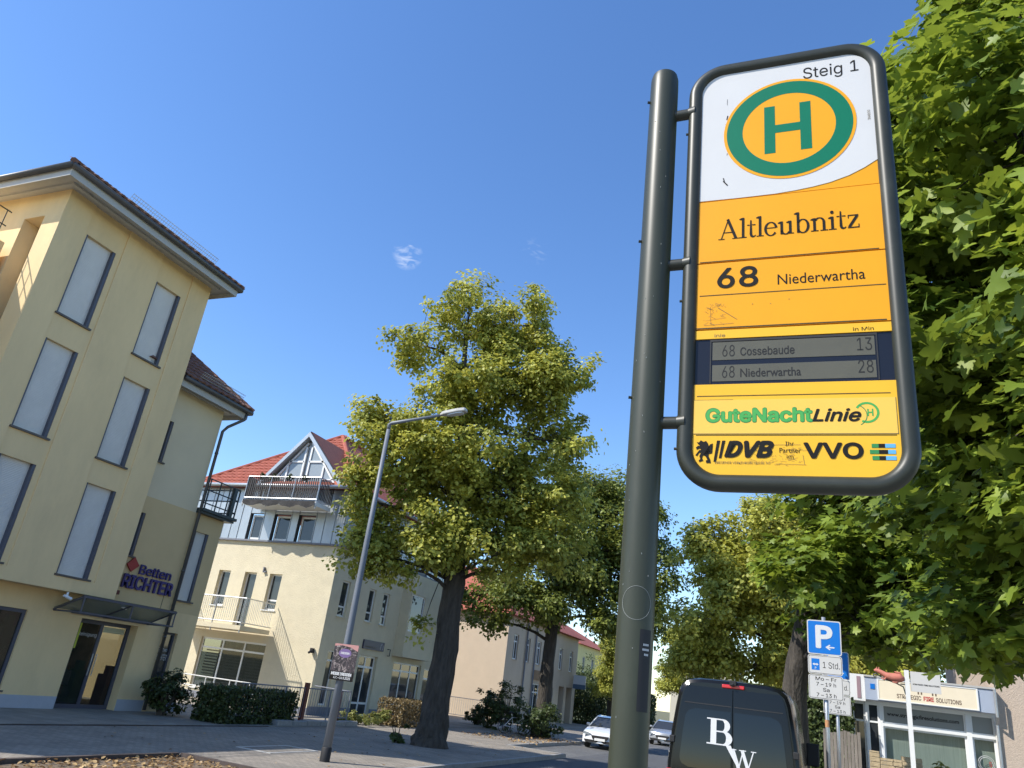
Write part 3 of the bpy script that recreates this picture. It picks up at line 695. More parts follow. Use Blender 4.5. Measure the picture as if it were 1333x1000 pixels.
for y in (15.1, 17.0):
    q = thing('security_camera', (-18.95, y, 2.95), 'small security camera under the house overhang %s' % ('left of the glass canopy' if y < 16 else 'above the middle of the glass canopy'), 'camera')
    b = MB(); b.tube([V3(-18.98, y, 3.0), V3(-18.98, y, 2.88)], .03, 8); b.build('mount', M['whitemetal'], q); b = MB(); b.tube([V3(-18.98, y-.1, 2.90), V3(-18.93, y+.12, 2.84)], [.035, .045], 10); b.build('housing', M['whitemetal'], q)
# eaves, gutter and roof of the bay block
def eave_block(par, x0, x1, y0, y1, z, rise_x, m_tile, limit=300, y_hip=True, slope=.63, cut=0.):
    b = MB(); b.box(x0, x1-.12, y0+.12, y1-.12, z, z+.05); b.box(x1-.14, x1-.10, y0+.10, y1-.10, z-.14, z+.13); b.box(x0, x1-.14, y0+.10, y0+.14, z-.14, z+.13); b.box(x0, x1-.14, y1-.14, y1-.10, z-.14, z+.13); b.box(x1-.62, x1-.50, y0+.5, y1-.5, z-.06, z); b.box(x0, x1-.62, y0+.5, y0+.62, z-.06, z)
    b.build('soffit', M['soffit'], par)
    b = MB(); r = .085
    for P in ([V3(x0, y0+.02, z+.14), V3(x1-.02-(.25 if cut else 0), y0+.02, z+.14)], [V3(x1-.02, y0+.02+cut, z+.14), V3(x1-.02, y1-.02, z+.14)], [V3(x1-.02, y1-.02, z+.14), V3(x0, y1-.02, z+.14)]): b.tube(P, r, 10)
    b.build('gutter', M['gutter'], par, smooth=True)
    hw = (y1-y0)/2; ap = V3(x1-hw, (y0+y1)/2, z+.2+hw*slope)
    A, Bq, Cq, Dq = V3(x1, y0, z+.2), V3(x1, y1, z+.2), V3(x0, y1, z+.2), V3(x0, y0, z+.2); E_ = V3(x0, (y0+y1)/2, ap.z)
    b = MB(); b.face([A, Bq, ap]); b.face([Bq, Cq, E_, ap]); b.face([Dq, A, ap, E_]); b.face([A, Dq, Cq, Bq]); b.build('roof', m_tile, par)
    S = (ap-(A+Bq)/2).normalized(); Ls = (ap-(A+Bq)/2).length
    tiled_slope(par, A-EY*0, EY, S, y1-y0, Ls, lambda u, s_: max(cut, hw*s_/Ls-.12) < u < 2*hw-hw*s_/Ls+.12, m_tile, limit=limit)
    for q in ((A, Bq) if not cut else (Bq,)):     # hip ridge tiles
        n_ = int((ap-q).length/.36); d_ = (ap-q).normalized()
        rm = MB(); rm.tube([q, q+d_*.38], [.10, .085], 8); mm = rm.mesh('ridge_tile', q); mm.materials.append(m_tile)
        for i in range(n_): inst('ridge_tile', mm, par, q+d_*(i*.36)+V3(0, 0, .02))
    return S, A
S1, A1 = eave_block(H1, -27, -18.15, 10.35, 17.2, 13.42, 0, M['browntile'], 170)
b = MB(); nrm = EY.cross(S1)
def snow_guard(b, A, S, y0, y1, s_, h=.2):
    N = EY.cross(S).normalized(); B0 = A+S*s_+N*.08
    for k in range(3): b.tube([B0+EY*y0+N*(.03+h*k/2), B0+EY*y1+N*(.03+h*k/2)], .009, 5)
    n_ = int((y1-y0)/.09)
    for i in range(n_+1):
        y = y0+(y1-y0)*i/n_; b.tube([B0+EY*y+N*.01, B0+EY*y+N*(.05+h)], .006, 4, caps=False)
snow_guard(b, A1, S1, 2.0, 5.6, .35); b.build('snow_guard', M['steel'], H1)
S2, A2 = eave_block(H1, -26, -19.05, 15.3, 20.15, 10.02, 0, M['browntile'], 90, slope=.85, cut=1.45)
b = MB(); snow_guard(b, A2, S2, 2.2, 4.3, .3); b.build('snow_guard', M['steel'], H1)
b = MB(); b.tube([V3(-19.12, 19.95, 10.1), V3(-19.14, 19.93, 9.85), V3(-19.5, 19.6, 9.45), V3(-19.6, 19.52, 9.25), V3(-19.6, 19.52, .05)], .055, 10)
for z in (8.4, 6.3, 4.3, 2.2): b.tube([V3(-19.6, 19.52, z), V3(-19.6, 19.52, z+.06)], .066, 10)
b.build('downpipe', M['gutter'], H1, smooth=True)
# roof terrace with railing
b = MB(); b.box(-26, XF+.22, 19.47, 21.1, 6.29, 6.36); b.box(-26, XF+.28, 19.47, 21.16, 6.37, 6.47); b.build('terrace_slab', M['darkmetal'], H1)
b = MB()
for z in (7.5, 7.1, 6.65): b.tube([V3(XF+.2, 19.5, z), V3(XF+.2, 21.08, z), V3(-25, 21.08, z)], .022, 6)
for y in (19.55, 20.05, 20.55, 21.06): b.tube([V3(XF+.2, y, 6.45), V3(XF+.2, y, 7.52)], .025, 6)
for k in range(8): b.tube([V3(XF-.3-k*.5, 21.08, 6.45), V3(XF-.3-k*.5, 21.08, 7.5)], .018, 6)
b.build('terrace_railing', M['darkmetal'], H1)
b = MB(); b.box(XF+.12, XF+.24, 20.75, 20.9, 6.45, 7.5); b.build('railing_post', M['darkmetal'], H1)
# rear wing that carries on to the left of the frame and shades the end wall
b = MB(); b.box(-30, -20.6, 2.7, 10.9, 0, 11.7); b.build('side_wing', M['yellow'], H1)
b = MB()
for z in (11.75, 12.2, 12.65): b.tube([V3(-20.7, 2.8, z), V3(-20.7, 10.8, z)], .02, 6)
for k in range(28): b.tube([V3(-20.7, 2.85+k*.29, 11.7), V3(-20.7, 2.85+k*.29, 12.65)], .014, 5)
b.build('wing_railing', M['darkmetal'], H1)
b = MB(); b.tube([V3(-26, 11.6, 14.5), V3(-26, 11.6, 15.9)], .012, 5); b.build('aerial', M['steel'], H1)

# ================================================================== HOUSE 2 (cream corner house)
X2, Y2 = -20.0, 28.6
H2 = thing('cream_corner_house', (-20, 28.6, 0), 'cream rendered corner house with zinc clad attic storey and red tiled hip roof', 'house')
b = MB(); FO = V3(-30, Y2, 0)
fx = lambda x: x+30
f_holes = [(fx(-26.5), .42, fx(-22.8), 2.57, .16), (fx(-26.5), 4.0, fx(-25.8), 5.6, .22), (fx(-24.95), 3.12, fx(-24.25), 5.6, .22), (fx(-23.5), 4.0, fx(-22.8), 5.6, .22)]
b.facade(FO, EX, -EY, 10, 7.02, f_holes, .2, 0)
SO2 = V3(X2, Y2, 0); sy = lambda y: y-Y2
s_holes = [(sy(29.35), .4, sy(29.95), 2.66, .12), (sy(29.4), 4.1, sy(30.05), 5.66, .12), (sy(31.75), 4.15, sy(32.35), 5.66, .14), (sy(33.1), 4.15, sy(33.7), 5.66, .14), (sy(31.9), .0, sy(33.55), 2.67, .2), (sy(35.2), .55, sy(38.2), 2.6, .15), (sy(38.6), .0, sy(39.6), 2.5, .15), (sy(40.2), 4.1, sy(40.9), 5.6, .14)]
b.facade(SO2, EY, EX, 12.4, 7.02, s_holes, .15, 0)
b.face([(X2, 41, 0), (-30, 41, 0), (-30, 41, 9.6), (X2, 41, 9.6)][::-1])
b.build('wall', M['cream'], H2)
for q in ((-30, X2+.02, Y2-.02, Y2+.02, 0, .28), (X2-.02, X2+.022, Y2+.021, 31.88, 0, .34), (X2-.02, X2+.022, 33.57, 38.5, 0, .34)):
    b = MB(); b.box(*q); b.build('plinth', M['plinth_d'], H2)
window(H2, FO, EX, -EY, fx(-26.5), .42, fx(-22.8), 2.57, .1, M['whiteframe'], 3, [1.7, .42], .08, pane=M['glass_see'], sill=M['whitemetal'])
for i in range(3):
    u0, u1 = fx(-26.42)+i*1.233, fx(-26.42)+(i+1)*1.233-.08; b = MB(); z = .75
    while z < 2.1:
        b.obox(FO, EX, EZ, -EY, u0+.08, u1-.02, z, z+.055, -.36, -.34); z += .125
    b.build('blind', M['blind'], H2)
b = MB(); b.box(-27, -22.5, 30.5, 30.6, 0, 2.7); b.build('room_wall', M['interior'], H2)
window(H2, FO, EX, -EY, fx(-26.5), 4.0, fx(-25.8), 5.6, .18, M['whiteframe'], 1, [.45, 1.2], .07, sill=M['whitemetal'])
window(H2, FO, EX, -EY, fx(-24.95), 3.12, fx(-24.25), 5.6, .18, M['whiteframe'], 1, [1.], .07, name='balcony_door')
window(H2, FO, EX, -EY, fx(-23.5), 4.0, fx(-22.8), 5.6, .18, M['whiteframe'], 1, [.45, 1.2], .07, sill=M['whitemetal'])
for (a, z0, c_, z1) in ((29.35, .4, 29.95, 2.66), (29.4, 4.1, 30.05, 5.66), (31.75, 4.15, 32.35, 5.66), (33.1, 4.15, 33.7, 5.66), (40.2, 4.1, 40.9, 5.6)):
    window(H2, SO2, EY, EX, sy(a), z0, sy(c_), z1, .09, M['whiteframe'], 1, [.42, 1.1] if z0 > 1 else [1.7, .4], .07, sill=M['cream'] if z0 > 1 else None)
window(H2, SO2, EY, EX, sy(31.9), .0, sy(33.55), 2.67, .15, M['whiteframe'], 2, [.55, 1.55, .5], .09, name='shop_door')
window(H2, SO2, EY, EX, sy(35.2), .55, sy(38.2), 2.6, .1, M['whiteframe'], 3, [1.6, .4], .08, sill=M['plinth'])
window(H2, SO2, EY, EX, sy(38.6), .0, sy(39.6), 2.5, .1, M['whiteframe'], 1, [1.9, .5], .08, name='house_door')
# shallow oriel over the shop window
b = MB(); b.box(X2, X2+.55, 34.9, 35.05, 3.0, 6.95); b.box(X2, X2+.55, 36.5, 36.65, 3.0, 6.95); b.box(X2, X2+.55, 35.05, 36.5, 3.0, 4.1); b.box(X2, X2+.55, 35.05, 36.5, 5.95, 6.95); b.box(X2, X2+.62, 34.85, 38.2, 2.85, 2.998); b.box(X2, X2+.5, 36.65, 38.1, 3.0, 6.95); b.build('oriel', M['cream'], H2)
window(H2, V3(X2+.55, 35.05, 0), EY, EX, 0, 4.1, 1.45, 5.95, .06, M['whiteframe'], 1, [.45, 1.3], .09)
b = MB(); b.box(X2+.01, X2+.08, 31.95, 33.85, 2.95, 3.36); s = b.build('shop_sign', M['navy'], H2)
SG = V3(X2+.084, 31.95, 0); text('IMMOBILIEN', SG, EY, EZ, EX, (.15, 3.02, 1.1, 3.1), M['grey_print'], s)
b = MB(); b.tube([SG+V3(.002, 1.55, 3.02), SG+V3(.002, 1.55, 3.2), SG+V3(.002, 1.66, 3.3), SG+V3(.002, 1.77, 3.2), SG+V3(.002, 1.77, 3.02)], .012, 5); b.build('house_emblem', M['sticker_w'], s)
b = MB(); b.tube([V3(X2, 34.35, 3.1), V3(X2+.16, 34.35, 3.1), V3(X2+.16, 34.35, 2.8), V3(X2+.05, 34.35, 2.8)], .025, 6); b.build('wall_lamp', M['darkmetal'], H2)
b = MB(); b.tube([V3(X2+.09, 30.6, 7.0), V3(X2+.09, 30.6, .05)], .055, 10); b.build('downpipe', M['steel'], H2, smooth=True)
b = MB(); b.box(-20.33, -20.2, Y2-.18, Y2-.03, 2.42, 2.62); b.tube([V3(-20.26, Y2-.16, 2.5), V3(-20.26, Y2-.32, 2.42)], .05, 8); b.build('security_camera', M['rubber'], H2)
b = MB(); b.box(-23.87, -23.83, Y2-.12, Y2, 5.62, 5.86); b.box(-23.83, -23.72, Y2-.10, Y2-.02, 5.62, 5.68); b.build('lamp_bracket', M['plinth_d'], H2)
# attic storey: ledge, standing-seam panels, windows
b = MB(); b.box(-30, X2+.14, Y2-.14, 41.0, 7.021, 7.10); b.build('ledge', M['plinth_d'], H2)
b = MB(); ah = [(fx(-25.47), 7.12, fx(-24.62), 8.38, .2), (fx(-24.02), 7.12, fx(-23.02), 8.38, .2), (fx(-22.6), 7.12, fx(-21.6), 8.38, .2)]
b.facade(FO, EX, -EY, 10, 9.62, ah, .2, 7.1); b.facade(SO2, EY, EX, 12.4, 9.62, [(sy(32.2), 7.3, sy(33.2), 8.5), (sy(36.2), 7.3, sy(37.2), 8.5)], .2, 7.1); b.build('attic_wall', M['zinc_seam'], H2)
for u0, v0, u1, v1, _ in ah: window(H2, FO, EX, -EY, u0+.08, v0+.03, u1-.03, v1-.06, .14, M['whiteframe'], 1, [1.], .09)
for a in (32.2, 36.2): window(H2, SO2, EY, EX, sy(a), 7.3, sy(a+1), 8.5, .12, M['whiteframe'], 1, [1.], .09)
pm = {}
def clad(O, U, N, u0, u1, z0, z1):
    key = (round(u1-u0, 3), round(z1-z0, 3), N.x > .5)
    if key not in pm:
        q = MB(); q.obox(V3(0, 0, 0), U, EZ, N, .012, key[0]-.012, 0, key[1], .004, .03); q.obox(V3(0, 0, 0), U, EZ, N, -.012, .011, 0, key[1], .004, .055)
        pm[key] = q.mesh('cladding_panel'); pm[key].materials.append(M['zinc'])
    inst('cladding_panel', pm[key], H2, O+U*u0+V3(0, 0, z0))
edges = [-29, -28.5, -28, -27.5, -27, -26.5, -26, -25.47, -24.62, -24.02, -23.02, -22.6, -21.6, -21.1, -20.55, -20.0]
for a, c_ in zip(edges, edges[1:]):
    op = any(abs(a-q) < .01 for q in (-25.47, -24.02, -22.6)); clad(FO, EX, -EY, fx(a), fx(c_), 8.38 if op else 7.11, 9.6)
yy = 28.6
while yy < 40.8:
    op = any(q-.01 < yy+.25 < q+1.0 for q in (32.2, 36.2)); clad(SO2, EY, EX, sy(yy), sy(yy+.5), 8.5 if op else 7.11, 9.6); yy += .5
# hip roof
ex0, ex1, ey0, ey1, ez = -29.2, -19.55, 28.15, 41.4, 9.66
hw = (ex1-ex0)/2; sl_ = .86; rz = ez+hw*sl_; xr = (ex0+ex1)/2
A, Bq, Cq, Dq = V3(ex0, ey0, ez), V3(ex1, ey0, ez), V3(ex1, ey1, ez), V3(ex0, ey1, ez); R1, R2 = V3(xr, ey0+hw, rz), V3(xr, ey1-hw, rz)
b = MB(); b.face([A, Bq, R1]); b.face([Bq, Cq, R2, R1]); b.face([Cq, Dq, R2]); b.face([Dq, A, R1, R2]); b.face([A, Dq, Cq, Bq]); b.build('roof', M['redtile'], H2)
S = (R1-(A+Bq)/2).normalized(); Ls = (R1-(A+Bq)/2).length
def in_front(u, s_):
    x = ex0+u; z = ez+s_*S.z
    if abs(x+22.85) < (12.1-z)*1.25 and z < 12.1: return False
    return hw*s_/Ls-.1 < u < 2*hw-hw*s_/Ls+.1
tiled_slope(H2, A, EX, S, ex1-ex0, Ls, in_front, M['redtile'], .3, .36, 290)
b = MB()
for (p, q) in ((A, R1), (Bq, R1), (R1, R2), (Cq, R2)): b.tube([p+V3(0, 0, .06), q+V3(0, 0, .06)], .11, 8)
b.build('ridge_tiles', M['redtile'], H2)
b = MB(); b.tube([V3(ex0, ey0-.02, ez), V3(ex1+.02, ey0-.02, ez), V3(ex1+.02, ey1, ez)], .09, 10); b.build('gutter', M['steel'], H2, smooth=True)
# glazed gable dormer
DX, DZ0, DZ1, DW = -22.85, 9.75, 12.15, 2.15
dn = MB(); t = .16
for s_ in (-1, 1):
    P0, P1 = V3(DX+s_*(DW+.25), 28.25, DZ0+.15), V3(DX, 28.25, DZ1+.28)
    d_ = (P1-P0).normalized(); nn = V3(-d_.z*1., 0, d_.x) if s_ > 0 else V3(d_.z*-1., 0, d_.x)
    up = V3(0, 0, 1)
    for (a0, a1, y0, y1) in ((0, .2, 28.25, 28.33),):
        dn.face([P0, P1, P1-up*.24, P0-up*.24]); dn.face([P0+EY*3.4, P1+EY*3.4, P1, P0]); dn.face([P0-up*.24+EY*.35, P1-up*.24+EY*.35, P1-up*.24, P0-up*.24][::-1])
dn.build('dormer_verge', M['zinc'], H2)
b = MB()
for s_ in (-1, 1):
    P0, P1 = V3(DX+s_*(DW+.27), 28.34, DZ0+.17), V3(DX, 28.34, DZ1+.33); b.face([P0, P1, P1+EY*4.2, P0+EY*3.0])
b.build('dormer_roof', mat('dormer_tile', (.25, .09, .06), .8, .25, 6), H2)
b = MB(); b.prism([(-DW, DZ0), (DW, DZ0), (0, DZ1)], V3(DX, 28.62, 0), EX, EZ, -EY, -.05, 0); b.build('dormer_back', M['zinc'], H2)
fr = MB(); FOd = V3(DX, 28.6, 0)
def bar(p, q, w=.09): 
    p, q = V3(p[0], 0, p[1]), V3(q[0], 0, q[1]); d_ = (q-p).normalized(); n_ = V3(-d_.z, 0, d_.x); O_ = FOd+p
    fr.obox(O_, d_, n_, -EY, 0, (q-p).length, -w/2, w/2, .02, .10)
bar((-DW+.2, DZ0+.06), (DW-.2, DZ0+.06)); bar((-DW+.25, DZ0+.1), (-.12, DZ1-.22)); bar((DW-.25, DZ0+.1), (.12, DZ1-.22))
for x in (-1.05, -.16, .16, 1.05): bar((x, DZ0+.1), (x, DZ1-.25-abs(x)*1.08))
bar((-1.05, 10.98), (-.16, 10.98)); bar((.16, 10.98), (1.05, 10.98)); bar((-1.75, 10.1), (-1.05, 10.1), .05); bar((1.05, 10.1), (1.75, 10.1), .05)
fo = fr.build('dormer_frame', M['whiteframe'], H2)
for poly in ([(-1.01, 9.88), (-.2, 9.88), (-.2, 10.93), (-1.01, 10.93)], [(.2, 9.88), (1.01, 9.88), (1.01, 10.93), (.2, 10.93)], [(-1.0, 11.02), (-.2, 11.02), (-.2, 11.82)], [(1.0, 11.02), (.2, 11.02), (.2, 11.82)], [(-1.85, 9.88), (-1.1, 9.88), (-1.1, 10.82)], [(1.85, 9.88), (1.1, 9.88), (1.1, 10.82)]):
    b = MB(); b.prism(poly, FOd, EX, EZ, -EY, .03, .045); b.build('pane', mat('dormer_glass', (.30, .34, .36), .08), fo)
# upper balcony with slatted front
def balcony(x0, x1, y0, z, top, slab_m, rail_m, slats, step, par, wood=None):
    b = MB(); b.box(x0, x1, y0, Y2-.15, z-.18, z); q = b.build('balcony', slab_m, par)
    b = MB()
    for zz in (z+.12, top): b.tube([V3(x0+.03, Y2-.1, zz), V3(x0+.03, y0+.03, zz), V3(x1-.03, y0+.03, zz), V3(x1-.03, Y2-.1, zz)], .024, 8)
    n_ = max(2, int((x1-x0)/1.3))
    for i in range(n_+1):
        x = x0+.03+(x1-x0-.06)*i/n_; b.tube([V3(x, y0+.03, z-.3), V3(x, y0+.03, top)], .028, 8)
    b.build('railing', rail_m, q)
    b = MB(); x = x0+.1
    while x < x1-.05:
        if slats: b.box(x-.032, x+.032, y0+.05, y0+.066, z+.1, top-.02)
        else: b.tube([V3(x, y0+.03, z+.12), V3(x, y0+.03, top)], .009, 5, caps=False)
        x += step
    y = y0+.1
    while y < Y2-.15:
        for xx in (x0+.03, x1-.03):
            if slats: b.box(xx-.01, xx+.006, y-.032, y+.032, z+.1, top-.02)
            else: b.tube([V3(xx, y, z+.12), V3(xx, y, top)], .009, 5, caps=False)
        y += step
    b.build('balusters', wood or rail_m, q); return q
q = balcony(-25.05, -20.85, 27.3, 8.72, 9.86, M['whitemetal'], M['steel'], True, .115, H2, mat('balcony_slats', (.055, .052, .05), .85, .3, 8))
b = MB(); xs = np.linspace(-25.0, -20.9, 30); top = [8.74]*30; low = [8.62-.16*abs(math.sin(i*.42))-.06*random.random() for i in range(30)]
for i in range(29): b.face([(xs[i], 27.262+.02*math.sin(i), low[i]), (xs[i+1], 27.262+.02*math.sin(i+1), low[i+1]), (xs[i+1], 27.262, top[i+1]), (xs[i], 27.262, top[i])])
b.build('privacy_cloth', mat('privacy_cloth', (.045, .043, .042), .95, .5, 9), q)
for x in (-24.3, -23.6, -22.7, -21.8):
    p = shrub('balcony_plant', 'dark potted plant on the attic balcony, %s' % {-24.3: 'nearest its left end', -23.6: 'second from its left end', -22.7: 'second from its right end', -21.8: 'nearest its right end'}[x], (x, 27.45, 9.72), (.17, .14, .16), L_DARK, 90, .10, group='plants on the attic balcony', stems=2, cat='plant')
balcony(-27.4, -22.67, 26.5, 3.12, 4.24, M['cream'], M['steel'], False, .11, H2)
# ramp rail in front of the ground floor window
rl = thing('handrail', (-24.5, 27.2, 0), 'white metal handrail in front of the wide ground floor window', 'handrail')
b = MB()
for z in (.95, .55): b.tube([V3(-27.5, 27.2, z), V3(-22.0, 27.2, z)], .022, 6)
for x in (-27, -25.7, -24.4, -23.1, -22.05): b.tube([V3(x, 27.2, 0), V3(x, 27.2, .97)], .022, 6)
b.build('rails', M['whitemetal'], rl)
# yard fence with its low stone edging
fn = thing('yard_fence', (-16.9, 22, 0), 'grey metal bar fence with a rust brown post beside the clipped dark hedge', 'fence')
b = MB()
for z in (1.18, .24): b.tube([V3(-17.0, 20.6, z), V3(-17.0, 27.0, z)], .02, 6)
b.tube([V3(-17.0, 27.0, 1.18), V3(-19.4, 28.0, 1.18)], .02, 6); b.build('rails', M['plinth_d'], fn)
b = MB(); y = 20.7
while y < 27: b.tube([V3(-17.0, y, .24), V3(-17.0, y, 1.18)], .009, 5, caps=False); y += .15
b.build('bars', M['plinth_d'], fn)
for y in (22.9, 25.6, 26.98):
    b = MB(); b.tube([V3(-17.0, y, 0), V3(-17.0, y, 1.2)], .028, 6); b.build('post', M['plinth_d'], fn)
b = MB(); b.box(-17.07, -16.93, 24.0, 24.14, 0, 1.36); b.build('post', M['rust'], fn)
b = MB(); b.box(-17.35, -17.2, 26.6, 26.75, 0, 1.15); b.build('post', M['rust'], fn)
eg = thing('stone_edging', (-16.75, 24, 0), 'low grey stone edging at the foot of the yard fence', 'edging')
for i in range(6):
    b = MB(); b.box(-16.95, -16.58, 22.3+i*.82, 23.09+i*.82, 0, .15+random.uniform(-.015, .02)); b.build('stone', M['kerb'], eg, bevel=.015)

# ================================================================== HOUSES BEYOND
H3 = thing('beige_terrace_house', (-19.2, 46, 0), 'beige rendered house with a wooden shop board behind the second linden', 'house')
b = MB(); O3 = V3(-19.2, 48.2, 0)
h3 = [(5.6, .5, 8.2, 2.6, .15), (9.6, 0, 10.6, 2.5, .2), (12.0, .0, 13.4, 2.7, 1.), (14.0, .0, 15.6, 2.7, 1.)]+[(y, 3.9, y+.9, 5.5, .12) for y in (1.2, 3.6, 6.0, 8.6, 11.4, 14.2)]
b.facade(O3, EY, EX, 16.4, 6.6, h3, .15); b.face([(-30, 48.2, 0), (-19.2, 48.2, 0), (-19.2, 48.2, 6.6), (-30, 48.2, 6.6)]); b.face([(-19.2, 64.6, 0), (-30, 64.6, 0), (-30, 64.6, 6.6), (-19.2, 64.6, 6.6)])
b.build('wall', M['beige'], H3)
for q in h3[:2]+h3[4:]: window(H3, O3, EY, EX, q[0], q[1], q[2], q[3], .1, M['whiteframe'], 3 if q is h3[0] else 2, [1.3, .5], .08, sill=M['beige'] if q[1] > .3 else None)
b = MB(); b.box(-20.3, -20.2, 59.6, 64.6, 0, 3); b.build('recess_wall', M['plinth_d'], H3)
b = MB(); b.face([(-18.7, 47.7, 6.6), (-18.7, 65, 6.6), (-24, 60.6, 10.2), (-24, 52.1, 10.2)]); b.face([(-18.7, 47.7, 6.6), (-24, 52.1, 10.2), (-30, 52.1, 10.2), (-30, 47.7, 6.6)]); b.face([(-18.7, 65, 6.6), (-30, 65, 6.6), (-30, 60.6, 10.2), (-24, 60.6, 10.2)]); b.face([(-18.7, 47.7, 6.59), (-30, 47.7, 6.59), (-30, 65, 6.59), (-18.7, 65, 6.59)]); b.build('roof', M['redtile'], H3)
b = MB(); b.tube([V3(-19.1, 51.7, 6.5), V3(-19.1, 51.7, .1)], .06, 8); b.tube([V3(-19.1, 53.6, 6.5), V3(-19.1, 53.6, .1)], .06, 8); b.build('downpipe', M['plinth_d'], H3)
b = MB(); b.box(-19.18, -19.08, 53.8, 56.4, 2.85, 3.5); b.build('shop_board', mat('shop_board_wood', (.28, .17, .09), .8, .3, 4), H3)
b = MB(); b.box(-19.15, -18.1, 63.8, 63.9, 2.7, 3.75); s = b.build('hanging_sign', mat('hanging_sign', (.62, .64, .66), .5), H3); b = MB(); b.box(-19.15, -18.1, 63.79, 63.799, 2.7, 3.05); b.build('sign_band', mat('sign_band', (.08, .14, .22), .5), s)
gf = thing('side_fence', (-19.5, 46, 0), 'pale thin barred fence in the gap beside the beige house', 'fence'); b = MB()
for z in (1.15, .15): b.tube([V3(-22.5, 46.2, z), V3(-19.0, 46.2, z)], .02, 5)
for k in range(24): b.tube([V3(-22.5+k*.15, 46.2, .15), V3(-22.5+k*.15, 46.2, 1.15)], .01, 4, caps=False)
b.build('bars', M['steel'], gf)
def plain_house(name, label, x0, x1, y0, y1, h, m, roofm, wins, rh=3.):
    t = thing(name, (x1, y0, 0), label, 'house'); b = MB(); O_ = V3(x1, y0, 0)
    hl = [(u, z, u+1.0, z+1.5, .12) for u in wins[0] for z in wins[1]]; b.facade(O_, EY, EX, y1-y0, h, hl, .12)
    O_2 = V3(x0, y0, 0); hl2 = [(u, z, u+1.0, z+1.5, .12) for u in wins[2] for z in wins[1]]; b.facade(O_2, EX, -EY, x1-x0, h, hl2, .12); b.face([(x1, y1, 0), (x0, y1, 0), (x0, y1, h), (x1, y1, h)]); b.face([(x0, y1, 0), (x0, y0, 0), (x0, y0, h), (x0, y1, h)]); b.build('wall', m, t)
    for q in hl: window(t, O_, EY, EX, *q[:4], .08, M['whiteframe'], 2, [1.], .07, sill=M['plinth'])
    for q in hl2: window(t, O_2, EX, -EY, *q[:4], .08, M['whiteframe'], 2, [1.], .07, sill=M['plinth'])
    A, B_, C_, D_ = (x0-.4, y0-.4, h), (x1+.4, y0-.4, h), (x1+.4, y1+.4, h), (x0-.4, y1+.4, h); hw_ = min(x1-x0, y1-y0)/2; xm = (x0+x1)/2; ym = (y0+y1)/2
    r1, r2 = (xm, y0+hw_*.8, h+rh), (xm, y1-hw_*.8, h+rh); b = MB(); b.face([A, B_, r1]); b.face([B_, C_, r2, r1]); b.face([C_, D_, r2]); b.face([D_, A, r1, r2]); b.face([A, D_, C_, B_]); b.build('roof', roofm, t)
    b = MB(); b.box(xm-.35, xm+.35, ym-.4, ym+.4, h+rh-.8, h+rh+1.0); b.build('chimney', M['redtile'], t); return t
plain_house('lemon_house', 'lemon yellow house half hidden by a garden tree down the street', -34, -23.2, 78, 92, 7.2, M['lemon'], M['redtile'], ([2, 5.5, 9], [1.2, 4.6], [2, 7]))
plain_house('white_house', 'white rendered house with a grey roof at the far end of the street', -18.5, -10.5, 106, 120, 9.8, mat('white_render', (.52, .48, .38), .9, .05, 1), M['plinth_d'], ([2, 6, 10], [1.2, 4.3, 7.2], [1.5, 5.2]), 2.6)
plain_house('far_grey_house', 'small grey rendered house low beside the road behind the silver car', -8.5, -4.0, 150, 160, 6, M['greycream'], M['redtile'], ([2, 6], [1.0, 3.6], [1, 2.6]), 2.5)

# ================================================================== BUS STOP SIGN
BS = thing('bus_stop_sign', (-.53, 2.378, 0), 'dark framed yellow and white bus stop sign with green H emblem on a tall pole', 'bus stop')
ang = R(1.1); SU = V3(math.cos(ang), math.sin(ang), 0); SN = V3(math.sin(ang), -math.cos(ang), 0); SO = V3(-.373, 2.371, 0)
b = MB(); pr = .057
b.tube([V3(-.53, 2.378, z) for z in (0, 1, 2, 3, 4.37, 4.425, 4.448, 4.456)], [pr, pr, pr, pr, pr, pr*.985, pr*.9, pr*.55], 40); pole = b.build('pole', M['polegreen'], BS, smooth=True, autosm=40)
def rrect(x0, x1, z0, z1, r, n=9):
    P = []
    for cx, cz, a in ((x1-r, z1-r, 0), (x0+r, z1-r, 90), (x0+r, z0+r, 180), (x1-r, z0+r, 270)):
        P += [(cx+r*math.cos(R(a+90*i/n)), cz+r*math.sin(R(a+90*i/n))) for i in range(n+1)]
    return P
b = MB(); path = [SO+SU*x+EZ*z-SN*.012 for x, z in rrect(-.024, .644, 2.688, 4.427, .116, 12)]
b.tube(path, .0285, 18, closed=True); b.build('frame', M['poledark'], BS, smooth=True)
for k, z in enumerate((4.23, 3.52, 2.895)):
    b = MB(); b.tube([V3(-.52, 2.378, z), V3(-.385, 2.378, z)], .0215, 16); b.tube([V3(-.425, 2.378, z), V3(-.398, 2.378, z)], [.024, .030], 16); b.build('bracket', M['poledark'], BS, smooth=True, autosm=40)
b = MB()
for z in (4.3, 3.62, 2.98): b.tube([V3(-.58, 2.35, z), V3(-.590, 2.346, z)], .0055, 8)
tag(b.build('bolts', M['poledark'], BS), kind='stuff')
b = MB()
for z in (4.12, 3.36, 2.8): b.tube([SO+SU*-.046+EZ*z, SO+SU*-.058+EZ*z], .005, 8)
tag(b.build('frame_bolts', M['poledark'], BS), kind='stuff')
b = MB(); b.prism(rrect(-.022, .642, 2.69, 4.425, .114), SO, SU, EZ, SN, -.045, -.012); b.build('backing', M['dispdark'], BS)
def plate(name, poly, m, n0, n1): 
    q = MB(); q.prism(poly, SO, SU, EZ, SN, n0, n1); return q.build(name, m, BS)
def rec(u0, z0, u1, z1): return [(u0, z0), (u1, z0), (u1, z1), (u0, z1)]
